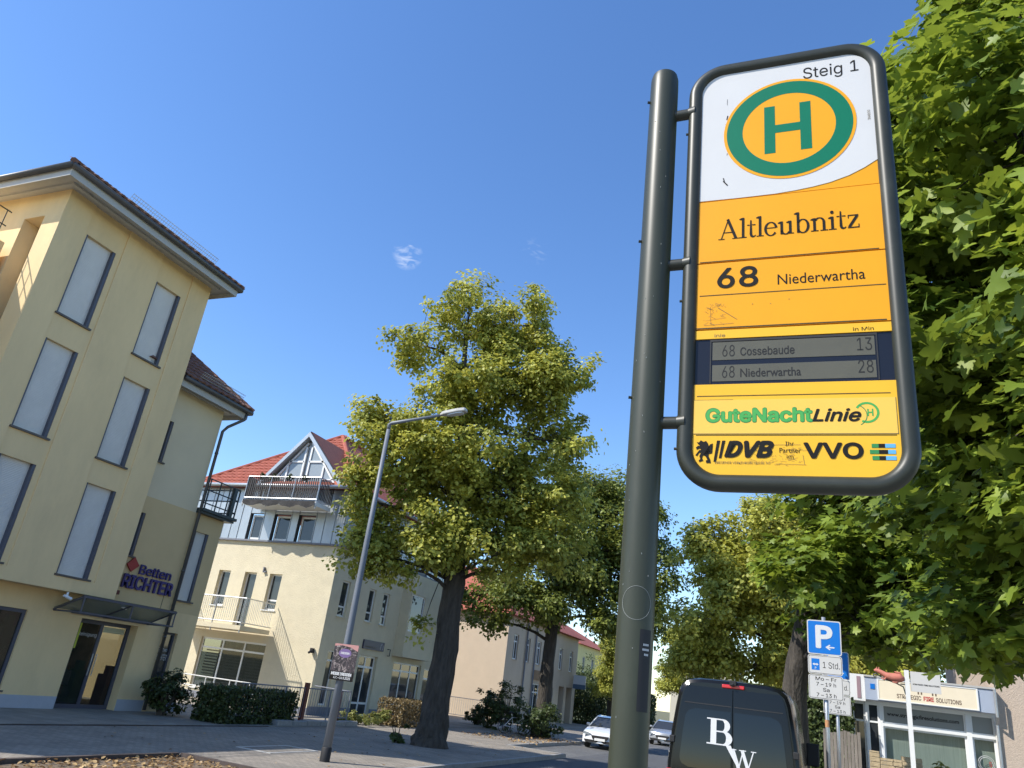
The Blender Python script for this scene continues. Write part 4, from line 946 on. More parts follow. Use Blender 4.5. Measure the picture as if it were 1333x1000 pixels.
top = [(.624, 3.785)]+[p for p in rrect(-.004, .624, 3.7, 4.408, .103) if p[1] > 4.2]+[(-.004, 3.785)]
plate('sign_plate', top, M['amber'], -.012, -.003)
curve = [(-.004, 3.788), (.15, 3.786), (.273, 3.787), (.34, 3.792), (.403, 3.800), (.46, 3.811), (.523, 3.832), (.575, 3.859), (.624, 3.892)]
wp = curve+[p for p in rrect(-.004, .624, 3.7, 4.408, .103) if p[1] > 4.2]
white = plate('sign_plate', wp, M['white_print'], -.003, -.001)
name_p = plate('sign_plate', rec(-.004, 3.513, .624, 3.781), M['amber'], -.012, -.001)
p68 = plate('sign_plate', rec(-.004, 3.241, .624, 3.508), M['amber'], -.012, -.001)
head = plate('sign_plate', rec(-.004, 3.203, .624, 3.236), M['amber2'], -.012, -.001)
low_poly = [(-.004, 3.030), (-.004, 2.8)]+sorted([p for p in rrect(-.004, .624, 2.706, 4.4, .105) if p[1] < 2.81 and p[0] < .3], key=lambda p: -p[1])+sorted([p for p in rrect(-.004, .624, 2.706, 4.4, .105) if p[1] < 2.81 and p[0] > .3], key=lambda p: p[1])+[(.624, 2.81), (.624, 3.030)]
lowp = plate('sign_plate', low_poly, M['amber2'], -.012, -.001)
disp = plate('display', rec(-.008, 3.0315, .628, 3.2015), M['dispdark'], -.014, -.006)
def T(s, rect, m, par, n=.0, **k): return text(s, SO+SN*n, SU, EZ, SN, rect, m, par, **k)
def strip(par, u0, z0, u1, z1, m, n0=-.001, n1=.0, name='groove'):
    q = MB(); q.prism(rec(u0, z0, u1, z1), SO, SU, EZ, SN, n0, n1); return q.build(name, m, par)
strip(name_p, .010, 3.5145, .600, 3.5175, M['seam']); strip(p68, .012, 3.374, .612, 3.377, M['seam']); strip(p68, .0, 3.2425, .606, 3.2465, M['seam'])
strip(lowp, .012, 2.986, .600, 2.9885, M['seam']); strip(lowp, .012, 2.8470, .608, 2.8490, M['seam'])
T('Steig 1', (.383, 4.296, .578, 4.368), M['black_print'], white, bold=-.004)
def disc(par, cx, cz, r, m, n0, n1, name, r_in=0., k=64):
    q = MB()
    if r_in:
        for i in range(k):
            a, c_ = 2*math.pi*i/k, 2*math.pi*(i+1)/k
            q.face([SO+SU*(cx+rad*math.cos(t_))+EZ*(cz+rad*math.sin(t_))+SN*n1 for rad, t_ in ((r_in, a), (r, a), (r, c_), (r_in, c_))])
    else: q.prism([(cx+r*math.cos(2*math.pi*i/k), cz+r*math.sin(2*math.pi*i/k)) for i in range(k)], SO, SU, EZ, SN, n0, n1)
    return q.build(name, m, par)
em = disc(white, .324, 4.085, .236, M['amber'], -.001, .0005, 'emblem_disc')
disc(white, .324, 4.085, .225, M['hgreen'], 0, .0010, 'emblem_ring', .166)
q = MB(); q.prism([(.238, 3.972), (.277, 3.972), (.277, 4.066), (.366, 4.066), (.366, 3.972), (.405, 3.972), (.405, 4.198), (.366, 4.198), (.366, 4.104), (.277, 4.104), (.277, 4.198), (.238, 4.198)], SO, SU, EZ, SN, .0005, .0012); q.build('emblem_letter', M['hgreen'], white)
v, f = text_mesh('INABOG'); place2d(v, f, SO, EZ, -SU, SN, (4.07, -.606, 4.115, -.597), M['grey_print'], white)
def scratches(par, spots, m, n):
    q = MB()
    for (u, z, du, dz, w) in spots:
        d_ = Vector((du, dz)).normalized(); p_ = Vector((-d_.y, d_.x))*w; q.face([SO+SU*x+EZ*y+SN*n for x, y in ((u-p_.x, z-p_.y), (u+du-p_.x, z+dz-p_.y), (u+du+p_.x, z+dz+p_.y), (u+p_.x, z+p_.y))][::1])
    return q.build('scuff_marks', m, par)
scratches(white, [(.098, 4.165, .004, .02, .0018), (.094, 4.14, .007, .006, .0015), (.092, 4.10, .004, .012, .001), (.10, 4.03, .003, .01, .001), (.088, 3.87, .016, -.022, .0022), (.092, 3.868, -.004, .016, .0018), (.10, 3.99, .002, .01, .0008), (.099, 4.24, .001, .03, .0006), (.337, 3.862, .006, 0, .0012)], M['black_print'], .0003)
sc = [(random.uniform(.03, .10), random.uniform(3.252, 3.345), random.uniform(-.02, .02), random.uniform(-.012, .012), .0004) for _ in range(34)]
sc += [(.075+.011*i, 3.325-.0085*i, .011, -.0085, .0007) for i in range(6)]+[(.03, 3.256, .10, .004, .0006), (.05, 3.33, .002, -.07, .0004), (.034, 3.275, .07, .008, .0004), (.19, 3.33, .004, .002, .001), (.25, 3.33, .003, -.003, .001), (.31, 3.34, .003, .003, .001)]
scratches(p68, sc, M['grey_print'], .0003)
sc = [(random.uniform(.17, .345), random.uniform(2.748, 2.81), random.uniform(-.02, .02), random.uniform(-.006, .006), .00035) for _ in range(60)]+[(.26, 2.752, .09, -.002, .0005), (.345, 2.752, -.004, .03, .0005), (.255, 2.815, .08, .001, .0005)]
scratches(lowp, sc, M['grey_print'], .0002)
v, f = serif_word('Altleubnitz'); w_ = place2d(v, f, SO+SN*.0004, SU, EZ, SN, (.073, 3.604, .545, 3.696), M['black_print'], name_p)
T('68', (.072, 3.401, .212, 3.486), M['black_print'], p68, bold=.016); T('Niederwartha', (.276, 3.401, .552, 3.442), M['black_print'], p68)
T('inie', (.066, 3.208, .102, 3.221), M['grey_print'], head); T('in Min', (.505, 3.208, .566, 3.221), M['black_print'], head)
for k, (z0, z1) in enumerate(((3.122, 3.190), (3.0425, 3.103))):
    l_ = strip(disp, .060, z0, .566, z1, M['lcd'], -.0055, -.0045, 'lcd_panel')
    T('68', (.093, z0+.012, .134, z0+.056), M['lcd_ink'], l_, -.0041); T('Cossebaude' if k == 0 else 'Niederwartha', (.152, z0+.013, .325 if k == 0 else .343, z0+.045), M['lcd_ink'], l_, -.0041, bold=.012); T('13' if k == 0 else '28', (.514, z0+.016, .558, z0+.062), M['lcd_ink'], l_, -.0041)
strip(disp, .052, 3.034, .056, 3.2, M['rubber'], -.006, -.003, 'bezel_edge'); strip(disp, .570, 3.034, .574, 3.2, M['rubber'], -.006, -.003, 'bezel_edge'); strip(disp, .056, 3.192, .570, 3.2, M['rubber'], -.006, -.003, 'bezel_edge')
gn = strip(lowp, .004, 2.8535, .612, 2.972, M['amber3'], -.001, .0004, 'night_line_sticker')
strip(gn, .002, 2.8515, .614, 2.8535, M['grey_print'], -.001, .0002, 'sticker_edge'); strip(gn, .612, 2.8536, .6135, 2.972, M['grey_print'], -.001, .0002, 'sticker_edge'); strip(gn, .004, 2.972, .13, 2.9735, M['seam'], -.001, .0002, 'sticker_edge')
T('GuteNacht', (.041, 2.890, .375, 2.944), M['dgreen'], gn, .0007, bold=.045); T('GuteNacht', (.0435, 2.8925, .3725, 2.9415), M['lgreen'], gn, .0010, bold=.03)
T('Linie', (.372, 2.892, .514, 2.937), M['black_print'], gn, .0012, bold=.022, shear=.28)
q = MB()
for i in range(40):
    a, c_ = R(-118+270*i/40), R(-118+270*(i+1)/40); q.face([SO+SU*(.530+rad*math.cos(t_))+EZ*(2.922+rad*math.sin(t_))+SN*.0009 for rad, t_ in ((.028, a), (.035, a), (.035, c_), (.028, c_))])
q.build('moon_emblem', M['lgreen'], gn); q = MB()
for i in range(26):
    a, c_ = R(-62+125*i/26), R(-62+125*(i+1)/26); q.face([SO+SU*(.494+rad*math.cos(t_))+EZ*(2.913+rad*math.sin(t_))+SN*.0009 for rad, t_ in ((.0345, a), (.037, a), (.037, c_), (.0345, c_))])
q.build('moon_emblem', M['dgreen'], gn); T('H', (.531, 2.910, .548, 2.934), M['lgreen'], gn, .0010, bold=.02)
lion = [(.30, 1.0), (.48, .93), (.62, .97), (.72, .88), (.80, .70), (.74, .52), (.80, .40), (.98, .42), (1.0, .55), (.92, .72), (1.02, .86), (.86, .82), (.82, .60), (.90, .50), (.80, .47), (.78, .30), (.88, .16), (.92, .0), (.66, .0), (.62, .10), (.72, .14), (.60, .30), (.46, .34), (.40, .22), (.48, .10), (.24, .04), (.20, .12), (.30, .16), (.24, .30), (.34, .46), (.22, .44), (.10, .30), (.0, .34), (.10, .44), (.22, .56), (.36, .58), (.24, .64), (.08, .58), (.02, .68), (.16, .76), (.30, .74), (.16, .82), (.06, .92), (.20, .90)]
q = MB(); q.prism([(.012+x*.054, 2.752+y*.078) for x, y in lion], SO, SU, EZ, SN, -.001, .0004); q.build('lion_emblem', M['black_print'], lowp)
for k in (0, 1):
    x = .070+k*.0165; q = MB(); q.prism([(x, 2.757+.012*k), (x+.008, 2.757+.012*k), (x+.020, 2.829), (x+.010, 2.829)], SO, SU, EZ, SN, -.001, .0004); q.build('slash_emblem', M['black_print'], lowp)
T('DVB', (.103, 2.771, .256, 2.829), M['black_print'], lowp, .0004, bold=.045, shear=.3); T('DRESDNER VERKEHRSBETRIEBE AG', (.075, 2.750, .244, 2.7585), M['grey_print'], lowp, .0004)
T('Ihr', (.290, 2.812, .315, 2.826), M['black_print'], lowp, .0004); T('Partner', (.272, 2.789, .336, 2.805), M['black_print'], lowp, .0004); T('im', (.293, 2.770, .313, 2.782), M['black_print'], lowp, .0004)
T('VVO', (.343, 2.770, .514, 2.824), M['black_print'], lowp, .0004, bold=.03)
for j, z in enumerate((2.768, 2.7875, 2.807)):
    k0 = .531 if j == 1 else .537
    q = MB(); q.prism(rec(k0, z, .556, z+.0125), SO, SU, EZ, SN, -.001, .0004); q.build('logo_bar', M['dgreen'], lowp)
    q = MB(); q.prism(rec(.556, z, .581 if j == 1 else .574, z+.0125), SO, SU, EZ, SN, -.001, .0004); q.build('logo_bar', M['black_print'], lowp)
    q = MB(); q.prism(rec(.581 if j == 1 else .574, z, .602, z+.0125), SO, SU, EZ, SN, -.001, .0004); q.build('logo_bar', M['blue_print'], lowp)
# label and glue ring on the pole
def on_pole(a, z, r=pr+.0008): return V3(-.53+r*math.sin(a), 2.378-r*math.cos(a), z)
b = MB()
for i in range(8):
    a, c_ = R(28+5*i), R(33+5*i); b.face([on_pole(a, 1.985), on_pole(c_, 1.985), on_pole(c_, 2.215), on_pole(a, 2.215)])
lb = b.build('pole_label', M['rubber'], pole)
b = MB()
for j, (l0, l1) in enumerate(((40, 60), (38, 60), (44, 60))):
    for k in range(l0, l1, 4): b.face([on_pole(R(k), 2.168-j*.014, pr+.0013), on_pole(R(k+2.6), 2.168-j*.014, pr+.0013), on_pole(R(k+2.6), 2.174-j*.014, pr+.0013), on_pole(R(k), 2.174-j*.014, pr+.0013)])
b.build('label_print', M['sticker_w'], lb)
b = MB(); b.tube([on_pole(R(12)+.82*math.cos(t_), 2.29+.05*math.sin(t_)) for t_ in [2*math.pi*i/40 for i in range(40)]], .0005, 4, closed=True)
for k in range(26):
    a = R(random.uniform(-50, 60)); z = random.uniform(1.8, 4.2); s_ = random.uniform(.002, .006); b.tube([on_pole(a, z), on_pole(a+random.uniform(-.05, .05), z+s_)], .0009, 4)
b.build('glue_marks', mat('paint_chips', (.33, .34, .31), .7), pole)

# ================================================================== STREET LAMPS
def lamp(loc, label, sc=1., arm_m='lamppost'):
    t = thing('street_lamp', (-10.5, 16.1, 0), label, 'street lamp', 'street lamps on the left pavement'); x, y = -10.5, 16.1
    b = MB(); b.tube([V3(x, y, 0), V3(x, y, .28), V3(x, y, .30)], [.115, .115, .10], 20); b.build('base_sleeve', M['rubber'], t, smooth=True, autosm=40)
    b = MB(); b.tube([V3(x, y, .28), V3(x, y, 2.6), V3(x, y, 5), V3(x, y, 8.05)], [.098, .085, .07, .05], 20); b.build('post', M['lamppost'], t, smooth=True)
    b = MB(); b.tube([V3(x, y, 7.98), V3(x, y, 8.12), V3(x+.06, y, 8.16), V3(x+1.55, y, 8.37)], [.052, .052, .045, .032], 12); b.build('arm', M[arm_m], t, smooth=True)
    b = MB(); U = V3(.985, 0, .14).normalized(); V = EY; N = V3(-.14, 0, .985).normalized(); Oh = V3(x+1.50, y, 8.34)
    pl = [(0, -.05), (.12, -.10), (.5, -.13), (.72, -.10), (.76, 0), (.72, .10), (.5, .13), (.12, .10), (0, .05)]
    b.prism(pl, Oh, U, V, N, 0, .07); b.prism([(u*.92+.03, v*.7) for u, v in pl], Oh, U, V, N, .071, .11); h = b.build('lamp_head', M['soffit'], t, bevel=.02)
    b = MB(); b.prism([(.2+u*.6, v*.75) for u, v in pl], Oh, U, V, N, -.035, -.001); b.build('lens', mat('lamp_lens', (.55, .56, .56), .15), h)
    t.location = loc; t.scale = (sc,)*3; return t
lamp((-10.5, 16.1, 0), 'tall grey street lamp with a dark event poster strapped to its post')
lamp((-12.0, 54, 0), 'distant street lamp whose arm shows just right of the bus stop pole', .93, 'whitemetal'); lamp((-9.55, 65, 0), 'small white street lamp seen over the black van roof', .70, 'whitemetal')
# event poster on the lamp post
pm_ = bpy.data.materials.new('poster_print'); pm_.use_nodes = True; n = pm_.node_tree.nodes; l = pm_.node_tree.links
g = n.new('ShaderNodeNewGeometry'); nz = n.new('ShaderNodeTexNoise'); nz.inputs['Scale'].default_value = 9; nz.inputs['Detail'].default_value = 7; nz.inputs['Distortion'].default_value = 2.2
l.new(g.outputs['Position'], nz.inputs['Vector']); rp = n.new('ShaderNodeValToRGB'); e_ = rp.color_ramp.elements; e_[0].position = .40; e_[0].color = (.012, .010, .012, 1); e_[1].position = .72; e_[1].color = (.42, .36, .33, 1)
x_ = rp.color_ramp.elements.new(.55); x_.color = (.07, .05, .055, 1); l.new(nz.outputs[0], rp.inputs[0]); l.new(rp.outputs[0], n['Principled BSDF'].inputs['Base Color']); n['Principled BSDF'].inputs['Roughness'].default_value = .5
PO = thing('event_poster', (-10.4, 15.97, 1.7), 'dark printed event poster board hung on the lamp post', 'poster')
OP = V3(-10.73, 15.965, 1.72); b = MB(); b.obox(OP, EX, EZ, -EY, 0, .66, 0, .80, 0, .008); bd = b.build('board', pm_, PO)
b = MB(); b.prism([(.19+.15*math.cos(a/4)*1.15+.13, .60+.10*math.sin(a/4)) for a in range(25)], OP, EX, EZ, -EY, .008, .0095); b.build('printed_emblem', mat('poster_violet', (.16, .10, .24), .5), PO)
b = MB(); b.prism([(.0, .8), (.0, .74), (.2, .77), (.45, .74), (.66, .66), (.66, .8)], OP, EX, EZ, -EY, .008, .009); b.build('printed_flare', mat('poster_pink', (.45, .22, .20), .5), PO)
b = MB(); b.obox(OP, EX, EZ, -EY, .0, .66, .0, .19, .008, .0092); b.build('printed_band', M['black_print'], PO)
text('MESSE DRESDEN', OP-EY*.0098, EX, EZ, -EY, (.04, .105, .60, .175), M['sticker_w'], PO, bold=.04); text('4.7. – 14.9.2025', OP-EY*.0098, EX, EZ, -EY, (.12, .03, .58, .085), M['sticker_w'], PO, bold=.02); text('DRESDEN', OP-EY*.0102, EX, EZ, -EY, (.20, .575, .44, .625), M['sticker_w'], PO, bold=.03)
b = MB()
for z in (1.85, 2.4): b.tube([V3(-10.5+.092*math.cos(a), 16.1+.092*math.sin(a), z) for a in [2*math.pi*i/16 for i in range(16)]], .006, 5, closed=True); b.tube([V3(-10.5, 16.01, z), V3(-10.4, 15.975, z)], .006, 5)
b.build('cable_tie', M['whitemetal'], PO)

# ================================================================== PARKING SIGNS
def parking(cx, y, ztop, label, tilt=0.):
    t = thing('parking_sign', (cx, y, 0), label, 'parking sign', 'parking signs along the right kerb'); w = .53; h1, h2, h3 = .555, .30, .375
    b = MB(); b.tube([V3(cx, y+.06, 0), V3(cx, y+.06, ztop+.06)], .033, 14); b.build('post', M['steel'], t, smooth=True)
    def brd(z0, z1, m, border):
        q = MB(); q.prism(rrect(cx-w/2, cx+w/2, z0, z1, .035, 5), V3(0, y, 0), EX, EZ, -EY, -.004, .0); s_ = q.build('sign_board', M['white_print'], t)
        q = MB(); q.prism(rrect(cx-w/2+.006, cx+w/2-.006, z0+.006, z1-.006, .03, 5), V3(0, y, 0), EX, EZ, -EY, -.02, -.0045); q.build('sign_back', M['signback'], s_)
        if border is not None: 
            q = MB(); q.prism(rrect(cx-w/2+.012, cx+w/2-.012, z0+.012, z1-.012, .026, 5), V3(0, y, 0), EX, EZ, -EY, .0002, .001); q.build('border', border, s_)
        if m is not None: q = MB(); k = .018; q.prism(rrect(cx-w/2+k, cx+w/2-k, z0+k, z1-k, .024, 5), V3(0, y, 0), EX, EZ, -EY, .0012, .002); q.build('face', m, s_)
        return s_
    OT = V3(cx-w/2, y-.0026, 0); z = ztop-h1; s1 = brd(z, ztop, M['psign'], None)
    text('P', OT, EX, EZ, -EY, (.13, z+.10, .40, z+.475), M['sticker_w'], s1, bold=.03)
    q = MB(); Oa = OT; q.prism([(.28, z+.125), (.345, z+.17), (.36, z+.155), (.33, z+.135), (.42, z+.135), (.42, z+.115), (.33, z+.115), (.36, z+.095), (.345, z+.08)], Oa, EX, EZ, -EY, -.0005, 0); q.build('arrow', M['sticker_w'], s1)
    z2 = z-.01; z -= .01+h2; s2 = brd(z, z2, M['white_print'], M['black_print']); text('1 Std.', OT, EX, EZ, -EY, (.23, z+.10, .49, z+.20), M['black_print'], s2)
    q = MB(); q.prism(rec(.055, z+.06, .18, z+.24), OT, EX, EZ, -EY, -.0004, 0); pb = q.build('disc_symbol', M['psign'], s2)
    q = MB(); q.prism([(.07, z+.15), (.10, z+.172), (.10, z+.16), (.135, z+.16), (.135, z+.172), (.165, z+.15), (.135, z+.128), (.135, z+.14), (.10, z+.14), (.10, z+.128)], OT, EX, EZ, -EY, .0001, .0008); q.build('symbol', M['sticker_w'], pb)
    text('P', OT-EY*.0008, EX, EZ, -EY, (.105, z+.07, .13, z+.11), M['sticker_w'], pb)
    z2 = z-.01; z -= .01+h3; s3 = brd(z, z2, M['white_print'], M['black_print'])
    for s_, (u0, u1, k) in {'Mo – Fr': (.11, .43, 3), '7 – 19 h': (.12, .42, 2), 'Sa': (.22, .32, 1), '7 – 13 h ': (.12, .42, 0)}.items(): text(s_.strip(), OT, EX, EZ, -EY, (u0, z+.035+k*.083, u1, z+.093+k*.083), M['black_print'], s3, bold=.008)
    b = MB()
    for zz in (ztop-.08, ztop-h1+.06, z+.1): b.tube([V3(cx+.036*math.cos(a), y+.06+.036*math.sin(a), zz) for a in [2*math.pi*i/12 for i in range(12)]], .008, 5, closed=True); b.box(cx-.02, cx+.02, y+.0205, y+.035, zz-.012, zz+.012)
    b.build('clamps', M['steel'], t)
    if tilt == 0.:
        b = MB(); b.tube([V3(cx, y+.06, 2.05), V3(cx, y+.06, 2.16)], .0337, 14, caps=False); b.build('post_sticker', mat('sticker_orange', (.5, .25, .12), .6, .4, 30), t)
    return t
parking(.055, 14.2, 3.715, 'blue parking sign with two white plates under it beside the black van')
parking(.275, 18.2, 3.16+.42, 'parking sign half hidden behind the nearer parking sign', 1.)

# ================================================================== VAN
VX, VY, VZ = -1.30, 12.95, -.12
VN = thing('black_van', (VX, VY, VZ), 'black panel van parked at the right kerb with white monogram on its rear doors', 'van')
sec = [(.0, .30), (.90, .30), (.955, .42), (.985, .75), (1.0, 1.15), (.985, 1.45), (.945, 1.85), (.895, 2.2), (.86, 2.42), (.81, 2.555), (.71, 2.635), (.5, 2.665), (.0, 2.675)]
full = sec+[(-x, z) for x, z in sec[-2:0:-1]]
b = MB(); ys = [(0.0, .93, .97, .02), (.03, .975, .99, .0), (.12, 1, 1, 0), (2.0, 1, 1, 0), (3.9, 1, 1, 0), (4.4, .98, .94, 0), (4.95, .93, .62, 0), (5.5, .90, .48, 0), (5.75, .8, .40, .0)]
k = len(full)
for (y, sx, sz, dz) in ys: b.v += [(VX+x*sx, VY+y+(.10*(max(0, z-1.2)/1.45)**1.5 if y < .2 else 0), VZ+.30+(z-.30)*sz) for x, z in full]
for i in range(len(ys)-1):
    for j in range(k): j2 = (j+1) % k; b.f.append((i*k+j, i*k+j2, (i+1)*k+j2, (i+1)*k+j))
b.f.append(tuple(range(k))); b.f.append(tuple((len(ys)-1)*k+j for j in range(k))[::-1])
b.build('body', M['vanblack'], VN, smooth=True, autosm=32)
def vy(z): return VY+.10*(max(0, z-VZ-1.2)/1.45)**1.5
def vpanel(poly, m, name, d0, d1, par=VN, bev=0.):
    q = MB(); n_ = len(poly)
    for d_ in (d0, d1): q.v += [(VX+x, vy(VZ+z)-d_, VZ+z) for x, z in poly]
    q.f.append(tuple(range(n_))); q.f.append(tuple(range(n_, 2*n_))[::-1])
    for i in range(n_): q.f.append((i, n_+i, n_+(i+1) % n_, (i+1) % n_))
    return q.build(name, m, par, bevel=bev)
def half_poly(s_, pts): return [(s_*x, z) for x, z in pts]
def dense(P, step=.12):
    out = []
    for (a, c_) in zip(P, P[1:]+P[:1]):
        n_ = max(1, int(math.hypot(c_[0]-a[0], c_[1]-a[1])/step)); out += [(a[0]+(c_[0]-a[0])*i/n_, a[1]+(c_[1]-a[1])*i/n_) for i in range(n_)]
    return out
def vgrid(s_, x_of, z0, z1, m, name, d, nz=14, nx=6, par=VN, edge=.012):
    """door skin that follows the curve of the rear"""
    q = MB(); 
    for layer in (d, d-edge):
        for i in range(nz+1):
            z = z0+(z1-z0)*i/nz; xa, xb = x_of(z)
            for j in range(nx+1): x = xa+(xb-xa)*j/nx; q.v.append((VX+s_*x, vy(VZ+z)-layer, VZ+z))
    W_ = nx+1; L_ = (nz+1)*W_
    for i in range(nz):
        for j in range(nx): a = i*W_+j; q.f.append((a, a+1, a+W_+1, a+W_))
    rim = [j for j in range(W_)]+[i*W_+nx for i in range(1, nz+1)]+[nz*W_+j for j in range(nx-1, -1, -1)]+[i*W_ for i in range(nz-1, 0, -1)]
    for a, c_ in zip(rim, rim[1:]+rim[:1]): q.f.append((a, a+L_, c_+L_, c_))
    return q.build(name, m, par, smooth=True, autosm=40)
def side(z): 
    P = [(.42, .86), (1.15, .90), (1.45, .885), (1.85, .845), (2.2, .80), (2.42, .755), (2.56, .69)]
    for (za, xa), (zb, xb) in zip(P, P[1:]):
        if z <= zb: return xa+(xb-xa)*(z-za)/(zb-za)
    return P[-1][1]
for s_ in (-1, 1):
    dr = vgrid(s_, lambda z: (.006, side(z)), .48, 2.53, M['vanblack'], 'rear_door', .045, 18, 6)
    def gx(z): 
        r_ = .14; e0, e1 = 1.36, 2.20; x1 = side(z)-.10; c_ = 0
        if z < e0+r_: c_ = r_-math.sqrt(max(0, r_*r_-(e0+r_-z)**2))
        if z > e1-r_: c_ = r_-math.sqrt(max(0, r_*r_-(z-e1+r_)**2))
        return (.025, x1-c_)
    vgrid(s_, gx, 1.36, 2.20, M['vanglass'], 'rear_window', .053, 22, 6, dr, .008)
    q = MB(); q.box(VX+s_*.94-.05, VX+s_*.94+.05, VY-.03, VY+.12, VZ+.75, VZ+1.30); q.build('tail_light', M['redlens'], VN, bevel=.02)
    for z in (.9, 1.72): q = MB(); q.box(VX+s_*(side(z)+.05)-.04, VX+s_*(side(z)+.05)+.04, vy(VZ+z)-.045, vy(VZ+z)+.02, VZ+z-.05, VZ+z+.05); q.build('hinge', M['rubber'], VN, bevel=.012)
    for yw in (1.15, 4.75):
        q = MB(); c0 = V3(VX+s_*.88, VY+yw, VZ+.34); q.tube([c0-EX*s_*.11, c0+EX*s_*.10, c0+EX*s_*.115], [.34, .34, .30], 28); wh = q.build('wheel', M['rubber'], VN); q = MB(); q.tube([c0+EX*s_*.10, c0+EX*s_*.122], [.20, .18], 20); q.build('rim', M['steel'], wh)
    q = MB(); q.box(VX+s_*1.02-.05, VX+s_*1.02+.13*max(0, s_)+.05-(.13 if s_ < 0 else 0), VY+4.25, VY+4.38, VZ+1.45, VZ+1.85); q.build('side_mirror', M['rubber'], VN, bevel=.02)
for z in (2.27, 1.30):
    for s_ in (-1, 1): vgrid(s_, lambda z_: (.02, side(z_)-.05), z, z+.014, M['rubber'], 'door_crease', .050, 1, 6, VN, .006)
q = MB(); q.box(VX-.17, VX+.17, VY+.055, VY+.10, VZ+2.545, VZ+2.60); q.build('brake_light', M['redlens'], VN, bevel=.012)
q = MB(); q.box(VX-.05, VX+.05, VY+.0, VY+.14, VZ+2.585, VZ+2.66); q.tube([V3(VX, VY+.02, VZ+2.61), V3(VX, VY-.02, VZ+2.59)], .025, 10); q.build('reversing_camera', M['rubber'], VN, bevel=.01)
q = MB(); q.box(VX-.95, VX+.95, VY-.09, VY+.05, VZ+.30, VZ+.47); q.build('bumper', M['rubber'], VN, bevel=.03)
q = MB(); q.box(VX-.05, VX+.02, VY-.075, VY-.03, VZ+1.12, VZ+1.2); q.build('door_handle', M['rubber'], VN, bevel=.01)
for (u0, u1, z0, z1, ch) in ((-.40, -.02, 1.72, 2.09, 'B'), (-.06, .33, 1.42, 1.70, 'W')):
    v, f = serif_word(ch); lo, hi = v.min(0), v.max(0); q = MB()
    q.v = [(VX+u0+(x-lo[0])/(hi[0]-lo[0])*(u1-u0)+.02, vy(VZ+z0+(y-lo[1])/(hi[1]-lo[1])*(z1-z0))-.0555-.0004*(i//4 % 7), VZ+z0+(y-lo[1])/(hi[1]-lo[1])*(z1-z0)) for i, (x, y) in enumerate(v)]; q.f = [tuple(p)[::-1] for p in f]; q.build('monogram_letter', M['sticker_w'], VN)
q = MB(); q.face([(VX-.10, vy(VZ+1.72)-.057, VZ+1.735), (VX-.02, vy(VZ+1.72)-.057, VZ+1.735), (VX+.10, vy(VZ+1.45)-.057, VZ+1.46), (VX+.07, vy(VZ+1.45)-.057, VZ+1.46)]); q.build('monogram_letter', M['sticker_w'], VN)

